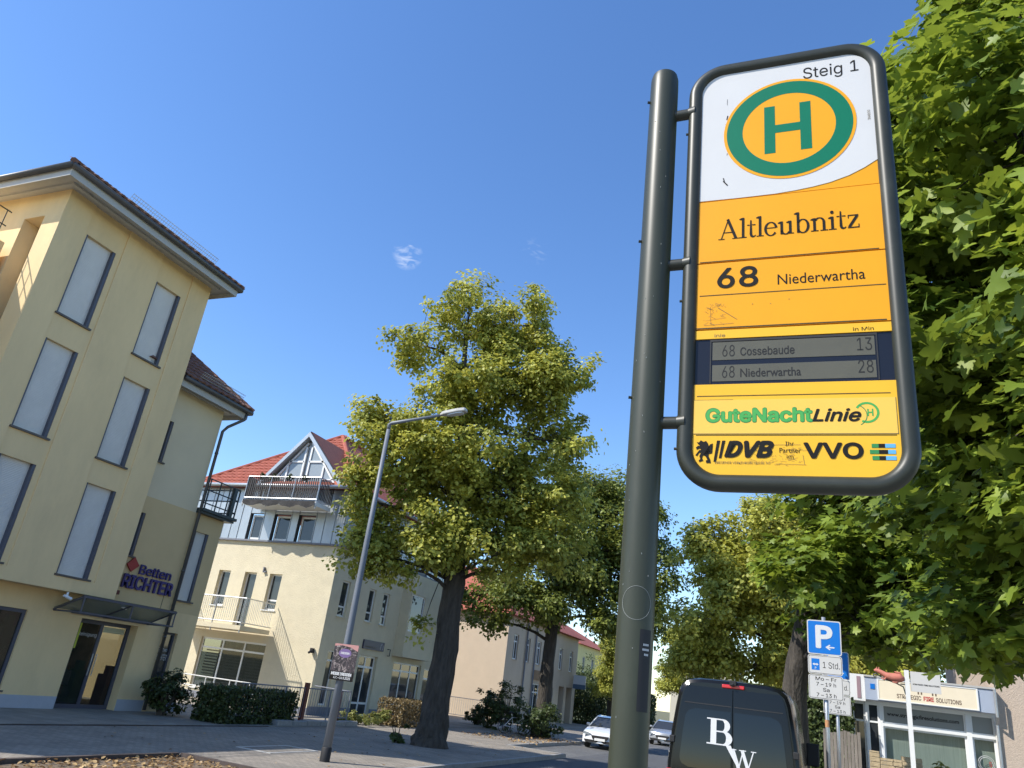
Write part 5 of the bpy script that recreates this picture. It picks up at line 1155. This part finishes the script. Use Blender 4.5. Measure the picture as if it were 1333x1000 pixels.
# ================================================================== PARKED CARS
def car(loc, label, paint):
    x, y, z = loc; t = thing('parked_car', loc, label, 'car', 'cars parked down the left kerb')
    prof = [(0, .25), (.02, .55), (.12, .72), (.95, .92), (1.45, .98), (3.6, .98), (4.15, .95), (4.25, .6), (4.22, .25)]
    b = MB(); W_ = [(-.90, .0, .97), (-.86, .02, 1.0), (-.5, .0, 1.02), (0, -.03, 1.03), (.5, .0, 1.02), (.86, .02, 1.0), (.90, .0, .97)]; k = len(prof)
    for wx, dy, sz in W_: b.v += [(x+wx, y+py+(.16*(abs(wx)/.9)**3 if py < .2 else 0)+dy*0, z+.25+(pz-.25)*sz) for py, pz in prof]
    for i in range(len(W_)-1):
        for j in range(k): j2 = (j+1) % k; b.f.append((i*k+j, (i+1)*k+j, (i+1)*k+j2, i*k+j2))
    b.f.append(tuple(range(k))); b.f.append(tuple((len(W_)-1)*k+j for j in range(k))[::-1]); b.build('body', paint, t, smooth=True, autosm=35)
    g = [(.98, .95), (1.72, 1.40), (2.1, 1.45), (3.3, 1.42), (4.05, .98)]; b = MB()
    for s_ in (-1, 1): b.v += [(x+s_*(.82-.22*(pz-.95)/.5), y+py, z+pz) for py, pz in g]
    b.f = [(0, 5, 6, 1), (3, 8, 9, 4), (0, 1, 2, 3, 4), (9, 8, 7, 6, 5)]; b.build('windscreen', M['glass'], t)
    b = MB()
    for s_ in (-1, 1): b.v += [(x+s_*.615, y+py, z+pz) for py, pz in ((1.66, 1.392), (2.1, 1.46), (3.35, 1.43))]
    b.f = [(0, 3, 4, 1), (1, 4, 5, 2)]; b.build('roof', paint, t)
    b = MB()
    for s_ in (-1, 1): b.tube([V3(x+s_*.80, y+1.0, z+.98), V3(x+s_*.63, y+1.70, z+1.40), V3(x+s_*.60, y+2.2, z+1.455), V3(x+s_*.60, y+3.3, z+1.43)], .035, 6)
    b.build('pillar', paint, t)
    for s_ in (-1, 1):
        b = MB(); b.prism([(s_*.46, .66), (s_*.84, .72), (s_*.86, .60), (s_*.50, .57)], V3(x, y+.06, z), EX, EZ, -EY, 0, .03 if s_ < 2 else 0); b.build('headlight', mat('headlight', (.25, .28, .30), .1), t)
        b = MB(); b.box(x+s_*.98-.09, x+s_*.98+.09, y+1.30, y+1.42, z+.96, z+1.08); b.build('side_mirror', paint, t, bevel=.03)
        for yw in (.78, 3.45):
            q = MB(); c0 = V3(x+s_*.80, y+yw, z+.31); q.tube([c0-EX*.1, c0+EX*.1], .31, 24); wh = q.build('wheel', M['rubber'], t); q = MB(); q.tube([c0+EX*s_*.09, c0+EX*s_*.108], [.2, .18], 16); q.build('rim', M['steel'], wh)
    b = MB(); b.prism([(-.44, .58), (.44, .58), (.36, .42), (-.36, .42)], V3(x, y+.0, z), EX, EZ, -EY, -.02, .025); b.build('grille', M['rubber'], t)
    b = MB(); b.prism([(-.80, .38), (.80, .38), (.72, .26), (-.72, .26)], V3(x, y+.04, z), EX, EZ, -EY, -.02, .03); b.build('lower_grille', M['rubber'], t)
    b = MB(); b.box(x-.26, x+.26, y-.045, y-.028, z+.36, z+.47); b.build('number_plate', M['whiteframe'], t)
    return t
car((-9.95, 38.3, -.12), 'white hatchback parked facing us beside the bus stop pole', M['carwhite'])
car((-9.5, 52.0, -.12), 'silver car glimpsed between the bus stop pole and the black van', mat('car_silver_paint', (.42, .44, .46), .25, metal=.5, coat=.6))

# ================================================================== BICYCLE
BK = thing('bicycle', (-14.1, 37.6, 0), 'bicycle leaning among the shrubs at the foot of the second linden', 'bicycle'); bx, by = -14.1, 37.6; dB = V3(.72, .69, 0)
def bp(u, z, s_=0): return V3(bx, by, 0)+dB*u+EZ*z+V3(-dB.y, dB.x, 0)*s_
for u in (-.52, .52):
    q = MB(); q.tube([bp(u+.34*math.cos(a), .35+.34*math.sin(a)) for a in [2*math.pi*i/32 for i in range(32)]], .018, 6, closed=True); wh = q.build('wheel', M['rubber'], BK)
    q = MB()
    for i in range(14): a = 2*math.pi*i/14; q.tube([bp(u, .35), bp(u+.33*math.cos(a), .35+.33*math.sin(a))], .003, 3, caps=False)
    q.build('spokes', M['steel'], wh)
q = MB()
for P in ([bp(-.52, .35), bp(-.05, .32), bp(.42, .78), bp(-.16, .74), bp(-.05, .32)], [bp(-.52, .35), bp(-.16, .74), bp(-.2, .92)], [bp(.52, .35), bp(.42, .78), bp(.38, 1.0)]): q.tube(P, .018, 6)
q.build('frame', M['whitemetal'], BK); q = MB(); q.tube([bp(.46, 1.02, -.28), bp(.38, 1.04, -.1), bp(.38, 1.04, .1), bp(.46, 1.02, .28)], .014, 6); q.build('handlebar', M['steel'], BK); q = MB(); q.tube([bp(-.34, .95), bp(-.2, .96), bp(-.06, .93)], [.07, .06, .025], 8); q.build('saddle', M['rubber'], BK)
q = MB(); q.box(*sorted((bp(.42, 0).x-.14, bp(.42, 0).x+.18)), bp(.5, 0).y-.14, bp(.5, 0).y+.16, .98, 1.22); q.build('basket', M['steel'], BK)

# ================================================================== RIGHT SIDE: SHOP, POST, WALLS
RS = thing('fire_shop_building', (3, 26, 0), 'low shop with blue grey fascia and cream name board right of the parking signs', 'shop'); YS = 26.0; OS = V3(0, YS, 0)
b = MB(); b.box(1.17, 4.42, YS-.35, YS+.6, 2.98, 3.60); b.build('fascia', M['fascia'], RS); b = MB(); b.box(1.14, 4.46, YS-.38, YS+.62, 3.601, 3.65); b.build('fascia_cap', M['soffit'], RS)
b = MB(); b.box(.62, 1.165, YS-.2, YS+.6, 2.93, 3.66); b.build('fascia_return', M['whitemetal'], RS); b = MB(); b.box(.95, 1.05, YS-.215, YS-.201, 3.0, 3.6); b.build('downpipe', mat('pipe_mauve', (.3, .2, .22), .6), RS)
OB = V3(0, YS-.352, 0); b = MB(); b.obox(OB, EX, EZ, -EY, 1.52, 3.98, 3.03, 3.55, 0, .03); bd = b.build('name_board', M['creamboard'], RS)
b = MB(); b.obox(OB, EX, EZ, -EY, 1.48, 4.02, 3.005, 3.03, 0, .04); b.obox(OB, EX, EZ, -EY, 1.48, 4.02, 3.55, 3.575, 0, .04); b.obox(OB, EX, EZ, -EY, 1.48, 1.52, 3.03, 3.55, 0, .04); b.obox(OB, EX, EZ, -EY, 3.98, 4.02, 3.03, 3.55, 0, .04); b.build('board_frame', M['whiteframe'], bd)
OT = OB-EY*.032; text('STRATEGIC', OT, EX, EZ, -EY, (1.98, 3.10, 2.60, 3.22), mat('brown_print', (.14, .09, .06), .6), bd, bold=.02); text('FIRE', OT, EX, EZ, -EY, (2.66, 3.10, 2.92, 3.22), mat('red_print', (.5, .03, .03), .6), bd, bold=.03); text('SOLUTIONS', OT, EX, EZ, -EY, (2.97, 3.10, 3.60, 3.22), MATS['brown_print'], bd, bold=.02)
for x in (2.52, 2.60, 2.88, 2.96): q = MB(); q.obox(OT, EX, EZ, -EY, x, x+.035, 3.26, 3.36, 0, .001); q.build('emblem_bar', MATS['brown_print'], bd)
q = MB(); q.obox(OB, EX, EZ, -EY, 1.30, 1.42, 3.28, 3.42, 0, .012); q.build('alarm_box', M['psign'], RS)
b = MB(); b.facade(V3(.7, YS, 0), EX, -EY, 3.75, 2.98, [(.9, .5, 3.0, 2.32, .12), (.9, 2.40, 3.0, 2.9, .12), (3.13, .3, 3.7, 2.32, .12), (3.13, 2.40, 3.7, 2.9, .12), (.1, .1, .45, 2.9, .1), (.5, .1, .82, 2.9, .1)], .12); b.build('shop_front', M['whiteframe'], RS)
OW = V3(.7, YS, 0)
for (u0, v0, u1, v1) in ((.9, .5, 3.0, 2.32), (3.13, .3, 3.7, 2.32)): window(RS, OW, EX, -EY, u0, v0, u1, v1, .06, M['whiteframe'], 1, [1.], .05, pane=M['glass_clear'], back=M['curtain'])
for (u0, v0, u1, v1) in ((.9, 2.40, 3.0, 2.9), (3.13, 2.40, 3.7, 2.9)): window(RS, OW, EX, -EY, u0, v0, u1, v1, .05, M['whiteframe'], 1, [1.], .04, pane=mat('grey_film', (.22, .23, .22), .3))
for (u0, u1) in ((.1, .45), (.5, .82)): window(RS, OW, EX, -EY, u0, .1, u1, 2.9, .05, M['whiteframe'], 1, [2.3, .5], .05)
text('www.strategicfiresolutions.com', OW-EY*-.075, EX, EZ, -EY, (1.02, 2.58, 2.85, 2.72), M['black_print'], RS, bold=.02); text('5', OW-EY*-.05, EX, EZ, -EY, (3.48, 1.62, 3.54, 1.74), mat('red_print', (.5, .03, .03), .6), RS)
q = MB()
for r_ in (.16, .20): q.tube([OW+V3(3.42+r_*math.cos(a), .09, 1.68+r_*math.sin(a)) for a in [2*math.pi*i/24 for i in range(24)]], .006, 4, closed=True)
q.build('door_roundel', M['sticker_w'], RS)
b = MB(); b.box(.7, 4.45, YS+2.4, YS+2.5, 0, 3); b.build('back_wall', M['interior'], RS)
b = MB(); b.box(4.47, 12, YS-.1, YS+9, 0, 7.5); b.build('side_house_wall', M['pinkbeige'], RS); b = MB(); b.tube([V3(4.42, YS-.42, 3.6), V3(4.42, YS-.42, 2.9), V3(4.44, YS-.16, 2.7), V3(4.44, YS-.16, .05)], .04, 8); b.build('drainpipe', M['steel'], RS)
SP = thing('shop_sign_post', (1.95, 22, 0), 'white post carrying a white board and a red carved animal on a scrolled iron bracket', 'sign post')
b = MB(); b.box(1.90, 2.0, 21.95, 22.05, -.93, 3.62); b.build('post', M['whitemetal'], SP); b = MB(); b.box(2.03, 2.68, 21.98, 22.02, 3.14, 3.60); bd = b.build('board', M['white_print'], SP)
text('STRATEGIC FIRE SOLUTIONS', V3(2.03, 21.977, 0), EX, EZ, -EY, (.04, 3.29, .62, 3.325), M['black_print'], bd, bold=.02)
q = MB(); q.tube([V3(1.9, 21.98, 3.05), V3(1.86, 21.98, 3.22), V3(1.68, 21.98, 3.30), V3(1.45, 21.98, 3.36), V3(1.26, 21.98, 3.47), V3(1.20, 21.98, 3.44), V3(1.22, 21.98, 3.38), V3(1.27, 21.98, 3.40)], .016, 8); q.tube([V3(1.9, 21.98, 3.28), V3(1.8, 21.98, 3.28)], .014, 6); q.build('iron_bracket', M['darkmetal'], SP)
q = MB(); q.tube([V3(1.89, 21.98, 3.40), V3(1.78, 21.98, 3.42), V3(1.62, 21.98, 3.42), V3(1.48, 21.98, 3.45), V3(1.36, 21.98, 3.52), V3(1.27, 21.98, 3.55), V3(1.22, 21.98, 3.54)], [.05, .11, .10, .075, .055, .05, .02], 12)
q.tube([V3(1.33, 21.98, 3.56), V3(1.34, 21.98, 3.63)], [.025, .004], 6); q.tube([V3(1.29, 21.96, 3.57), V3(1.29, 21.96, 3.63)], [.022, .004], 6); q.tube([V3(1.5, 21.95, 3.42), V3(1.44, 21.95, 3.34), V3(1.38, 21.95, 3.38)], [.03, .022, .018], 6); q.tube([V3(1.78, 21.95, 3.38), V3(1.70, 21.95, 3.30), V3(1.62, 21.95, 3.31)], [.05, .03, .02], 6); q.tube([V3(1.86, 21.98, 3.42), V3(1.80, 21.94, 3.54), V3(1.68, 21.94, 3.55)], [.03, .024, .012], 6)
q.build('carved_animal', M['clay'], SP, smooth=True)
SP.location = (1.33, 15, .635); SP.scale = (.682,)*3        # stands at the pavement's edge, clear of the maple's shade
SW = thing('stone_gate_wall', (1.4, 20, 0), 'low yellow stone wall with stepped pillars in front of the shop', 'wall')
def stones(x0, x1, y0, y1, h):
    z = 0.
    while z < h-.02:
        hh = random.uniform(.07, .12); x = x0
        while x < x1-.02:
            w_ = min(random.uniform(.18, .36), x1-x); q = MB(); q.box(x+.006, x+w_-.006, y0+random.uniform(0, .02), y1, z+.005, min(z+hh, h)-.004); q.build('stone', M['stone'], SW); x += w_
        z += hh
stones(.92, 1.12, 19.9, 20.2, 1.72); stones(1.12, 1.55, 19.9, 20.2, 1.60); stones(1.55, 1.95, 19.9, 20.2, 1.68)
WF = thing('wooden_fence', (.9, 24, 0), 'weathered grey board fence behind the parking sign posts', 'fence')
for i in range(11):
    b = MB(); b.box(-.02+i*.085, .055+i*.085, 24.0+random.uniform(-.01, .01), 24.02, 0, 2.0+random.uniform(-.05, .08)); b.build('board', M['wood'], WF)

# ================================================================== HEDGES AND SHRUBS
shrub('loose_shrub', 'loose dark shrub in front of the narrow shop window', (-18.7, 19.3, 0), (.6, .75, .62), L_DARK, 2600, .09, stems=12)
shrub('clipped_hedge', 'large clipped dark hedge right of the loose shrub', (-17.35, 21.55, 0), (.55, 1.85, .50), L_DARK, 9000, .09, box=True, cat='hedge')
shrub('browning_hedge', 'browning boxy hedge left of the thick linden trunk', (-16.9, 31.2, 0), (.6, 1.15, .52), L_BROWN, 5000, .08, box=True, cat='hedge')
for (x, y, h_, lab) in ((-17.3, 27.2, .22, 'low pale shrub nearest the lamp post'), (-17.2, 28.2, .24, 'low yellow green shrub in the middle of the small row'), (-17.1, 28.9, .22, 'low yellow green shrub second from the browning hedge'), (-17.0, 29.6, .36, 'small round shrub against the browning hedge')): shrub('low_shrub', lab, (x, y, 0), (.42, .5, h_), L_YEL, 700, .08, group='small shrubs by the cream house', stems=4)
shrub('round_shrub', 'rounded dark shrub beside the side fence', (-16.4, 40.0, 0), (.9, .9, .95), L_DARK, 3000, .11); shrub('low_shrub', 'small dark shrub left of the rounded dark shrub', (-17.6, 41, 0), (.7, .7, .45), L_DARK, 1200, .10)
shrub('tall_shrub', 'tall sparse shrub between the rounded shrub and the bicycle', (-15.3, 39.4, 0), (.9, .8, 1.2), L_GREEN, 2400, .11); shrub('foot_shrub', 'leafy sucker growth round the foot of the second linden', (-13.0, 38.0, 0), (1.1, .9, .75), L_GREEN, 2400, .12, stems=10)
shrub('garden_hedge', 'long dark garden hedge behind the white hatchback', (-17.2, 68, 0), (4.0, 1.0, 1.5), L_DARK, 9000, .17, box=True, cat='hedge'); shrub('garden_bush', 'rounded green bush rising over the long dark hedge', (-19.6, 70, 0), (2.3, 2.0, 2.6), L_GREEN, 5500, .17)
shrub('gate_shrub', 'bright green shrub behind the low stone wall', (2.25, 19.2, 0), (.55, .5, .82), L_YEL, 1800, .08); shrub('fence_hedge', 'green hedge between the parking sign posts and the black van', (.15, 26.5, 0), (.6, 1.2, 1.5), L_GREEN, 11000, .12, box=True, cat='hedge')
shrub('trunk_sprouts', 'leafy sprouts at the foot of the thick linden trunk', (-12.7, 23.4, 0), (.32, .3, .3), L_GREEN, 420, .09, stems=4)

# ================================================================== TREES
T1 = [(-12.6, 23.5, 15.2, 1.8, 1.8, 1.6), (-10.3, 24.6, 15.5, 1.4, 1.5, 1.6), (-14.1, 22.6, 13.9, 1.1, 1.1, .9), (-9.2, 25, 13.2, 1.4, 1.5, 1.5), (-12.2, 23.5, 12.1, 1.9, 2, 1.4), (-14.4, 22.5, 10.6, 1.4, 1.4, 1.1), (-9.1, 25.2, 10.8, 1.6, 1.6, 1.4), (-11.4, 23.8, 9.7, 2.2, 2.2, 1.4), (-14.0, 22.4, 8.8, 1.7, 1.7, 1.4), (-8.9, 25.2, 8.5, 1.4, 1.5, 1.3), (-14.4, 22.2, 6.7, 1.2, 1.2, 1.1), (-12.3, 23, 7.3, 1.5, 1.6, 1.0), (-10.2, 24.6, 7.2, 1.5, 1.6, 1.0), (-14.9, 21.9, 5.3, .65, .65, .55), (-12.6, 23.0, 9.0, 2.0, 2.0, 1.5), (-10.6, 24.2, 8.6, 2.0, 2.0, 1.5), (-9.6, 24.9, 6.6, 1.4, 1.4, .9), (-11.6, 23.2, 6.3, 1.3, 1.2, .8), (-13.3, 22.6, 5.9, 1.2, 1.2, .8), (-12.8, 23.2, 11, 1.6, 1.6, 1.3), (-10.3, 24.3, 12.4, 1.6, 1.6, 1.5), (-11.4, 24, 13.9, 1.4, 1.3, 1.2), (-13.6, 22.4, 5.4, 1.1, 1.0, .7), (-14.5, 22.2, 5.6, .9, .9, .7), (-10.0, 24.2, 5.7, 1.1, 1.0, .6), (-8.6, 25.1, 6.9, 1.2, 1.2, .9), (-15.0, 22.0, 7.6, .9, .9, .9), (-11.2, 22.8, 6.6, 1.1, 1.0, .9), (-12.2, 22.5, 6.0, 1.0, .9, .7), (-10.4, 23.6, 6.0, .9, .9, .6), (-12.3, 23.35, 3.4, .38, .35, .55), (-12.2, 23.3, 2.5, .25, .3, .2)]
tree('linden_tree', 'tall olive green linden with a thick gnarled trunk beside the street lamp', (-11.8, 24, 0), [(-11.85, 24, -.1), (-11.82, 24, .35), (-11.8, 24, 1.1), (-11.75, 24, 3), (-11.8, 24, 5.2), (-12.0, 23.8, 8), (-12.3, 23.6, 11), (-12.6, 23.5, 14.5)], [.66, .52, .44, .39, .36, .28, .18, .07], T1, L_LIND, M['bark_d'], 1650, 58, .44, .138, flat=.75, noise=.085, group='lindens on the left pavement', seg=28)
T2 = [(-12.0, 39.4, 13, 2.3, 2.2, 2.0), (-9.7, 40, 11.2, 2.0, 2, 2.0), (-13.6, 38.8, 10, 2.4, 2.4, 1.8), (-9, 40.2, 8.4, 1.7, 1.8, 1.6), (-12, 39.3, 7.7, 2.4, 2.4, 1.4), (-15.2, 38.2, 7, 1.9, 2, 1.5), (-16.2, 37.8, 5.3, 1.2, 1.3, .8), (-8.6, 40.3, 6.3, 1.2, 1.4, 1.1), (-10.4, 39.6, 6.0, 1.4, 1.5, .8), (-13.4, 38.6, 6.2, 1.8, 1.6, 1.0), (-11, 39.4, 9.6, 2.0, 2, 1.6), (-8.2, 40.4, 9.6, 1.2, 1.3, 1.3), (-16.8, 37.4, 6.4, 1.0, 1.0, .8)]
tree('linden_tree', 'second linden with a slim bare trunk in front of the beige house', (-13.2, 39, 0), [(-13.2, 39, -.1), (-13.2, 39, .6), (-13.15, 39, 3), (-13.1, 39, 5.5), (-12.8, 39.2, 9), (-12, 39.4, 13)], [.55, .40, .34, .30, .2, .08], T2, L_LIND2, M['bark_d'], 950, 62, .6, .17, flat=.85, group='lindens on the left pavement')
T3 = [(-3.2, 31, 7.7, 1.9, 2, 1.6), (-1.5, 31, 8.9, 1.9, 2, 1.6), (-3.7, 30.5, 5.2, 1.8, 2, 1.5), (-1.5, 31, 5.9, 2.1, 2.2, 1.6), (-4.3, 31, 3.9, 1.1, 1.4, .9), (.5, 31.5, 9.0, 1.8, 1.8, 1.6), (.6, 31.5, 6.2, 1.8, 1.8, 1.6), (-2.3, 31, 3.9, 1.3, 1.5, .8), (-3.9, 30.8, 8.0, 1.0, 1.2, .9), (-2.4, 30.6, 6.6, 1.8, 1.6, 1.4), (-.4, 30.8, 4.4, 1.4, 1.4, .9)]
LT3 = tree('linden_tree', 'broad olive linden rising behind the black van', (-1.0, 32.5, 0), [(-1.0, 32.5, -.1), (-1.0, 32.5, 1), (-1.1, 32.3, 3.5), (-1.4, 31.8, 6), (-1.6, 31.3, 8.5)], [.45, .36, .30, .2, .08], T3, L_LIND, M['bark_d'], 900, 72, .5, .14, flat=.85, group='trees on the right pavement')
T5 = [(1.0, 19, 7.3, 1.9, 2.1, 1.8), (.1, 18.5, 5.7, 1.4, 1.8, 1.3), (1.8, 18.5, 4.9, 1.8, 2, 1.1), (2.8, 19.5, 8.6, 2, 2, 2), (.0, 19.2, 7.6, 1.2, 1.4, 1.2), (.9, 18.2, 4.1, .9, 1.0, .6), (3.0, 19, 6.2, 1.7, 1.8, 1.3), (3.4, 19, 4.7, 1.2, 1.6, .9), (2.2, 18, 3.95, 1.4, 1.0, .45), (.7, 20, 5.0, 1.5, 1.5, .9)]
tree('maple_tree', 'dark green maple with a leaning trunk behind the parking signs', (-.62, 20.6, 0), [(-.62, 20.6, -.1), (-.62, 20.6, .8), (-.66, 20.5, 2.6), (-.3, 20, 4.6), (.5, 19.3, 6.6), (1.0, 19, 8)], [.42, .33, .29, .22, .15, .07], T5, L_MAPLE, M['bark_d'], 560, 36, .58, .20, MAPLE, group='trees on the right pavement', lsv=.3, up=1.2)
T4 = [(1.45, 9.4, 10.0, .75, .9, .8), (1.95, 9.3, 9.7, .95, 1.3, 1.0), (3.3, 9.2, 11.2, 1.6, 1.8, 1.9), (2.6, 9.2, 8.2, 1.6, 2.0, 1.3), (2.3, 9.0, 6.4, 1.7, 2.1, 1.2), (2.2, 9, 4.8, 1.6, 2.2, 1.0), (2.5, 8.7, 3.7, 1.8, 2.2, .75), (4.2, 9.0, 9.0, 1.8, 2.0, 1.6), (4.2, 8.8, 6.5, 1.8, 2.2, 1.5), (4.3, 8.8, 4.6, 1.7, 2.2, 1.1), (1.5, 9.6, 3.4, .8, 1.0, .5), (2.9, 7.6, 3.3, 1.1, 1.0, .5), (2.0, 9.2, 3.15, 1.2, 1.2, .4), (3.3, 8.8, 3.1, 1.2, 1.2, .4), (.4, 7.4, 6.9, 1.0, 1.1, 1.4), (.3, 7.3, 5.5, .8, 1.0, .75), (.9, 7.6, 7.7, .7, 1.0, .8), (1.9, 6.6, 7.0, 1.2, 1.0, 1.3), (2.4, 6.6, 5.0, 1.4, 1.1, .9)]  # includes unseen boughs behind the sign, added to shade the lower crown
tree('maple_tree', 'near maple with large lobed leaves filling the right edge behind the bus stop sign', (2.3, 9.3, 0), [(2.3, 9.3, -.1), (2.28, 9.3, .7), (2.2, 9.3, 2.2), (2.25, 9.3, 3.4), (2.6, 9.2, 5.5), (2.9, 9.2, 8), (3.1, 9.2, 10.5)], [.42, .32, .27, .24, .18, .12, .05], T4, L_MAPLE, M['bark_d'], 1500, 42, .5, .142, MAPLE, group='trees on the right pavement', lsv=.45, flat=.45, up=1.15)
for (x, y, k_, rz_, lab) in ((-13.5, 92, 1.15, .6, 'far linden closing the street left of the black van'), (-6.5, 118, 1.4, 2.1, 'farthest linden at the end of the street'), (.6, 52, 1.1, 4.0, 'linden standing behind the broad olive one'), (5.0, 43, 1.05, 5.0, 'linden rising behind the low shop'), (-16.0, 64, .75, 1.2, 'smaller linden over the garden hedge')):
    c_ = copy_tree(LT3); c_.location = (x, y, 0); c_.scale = (k_,)*3; c_.rotation_euler = (0, 0, rz_); c_['label'] = lab; c_['group'] = 'trees far down the street'
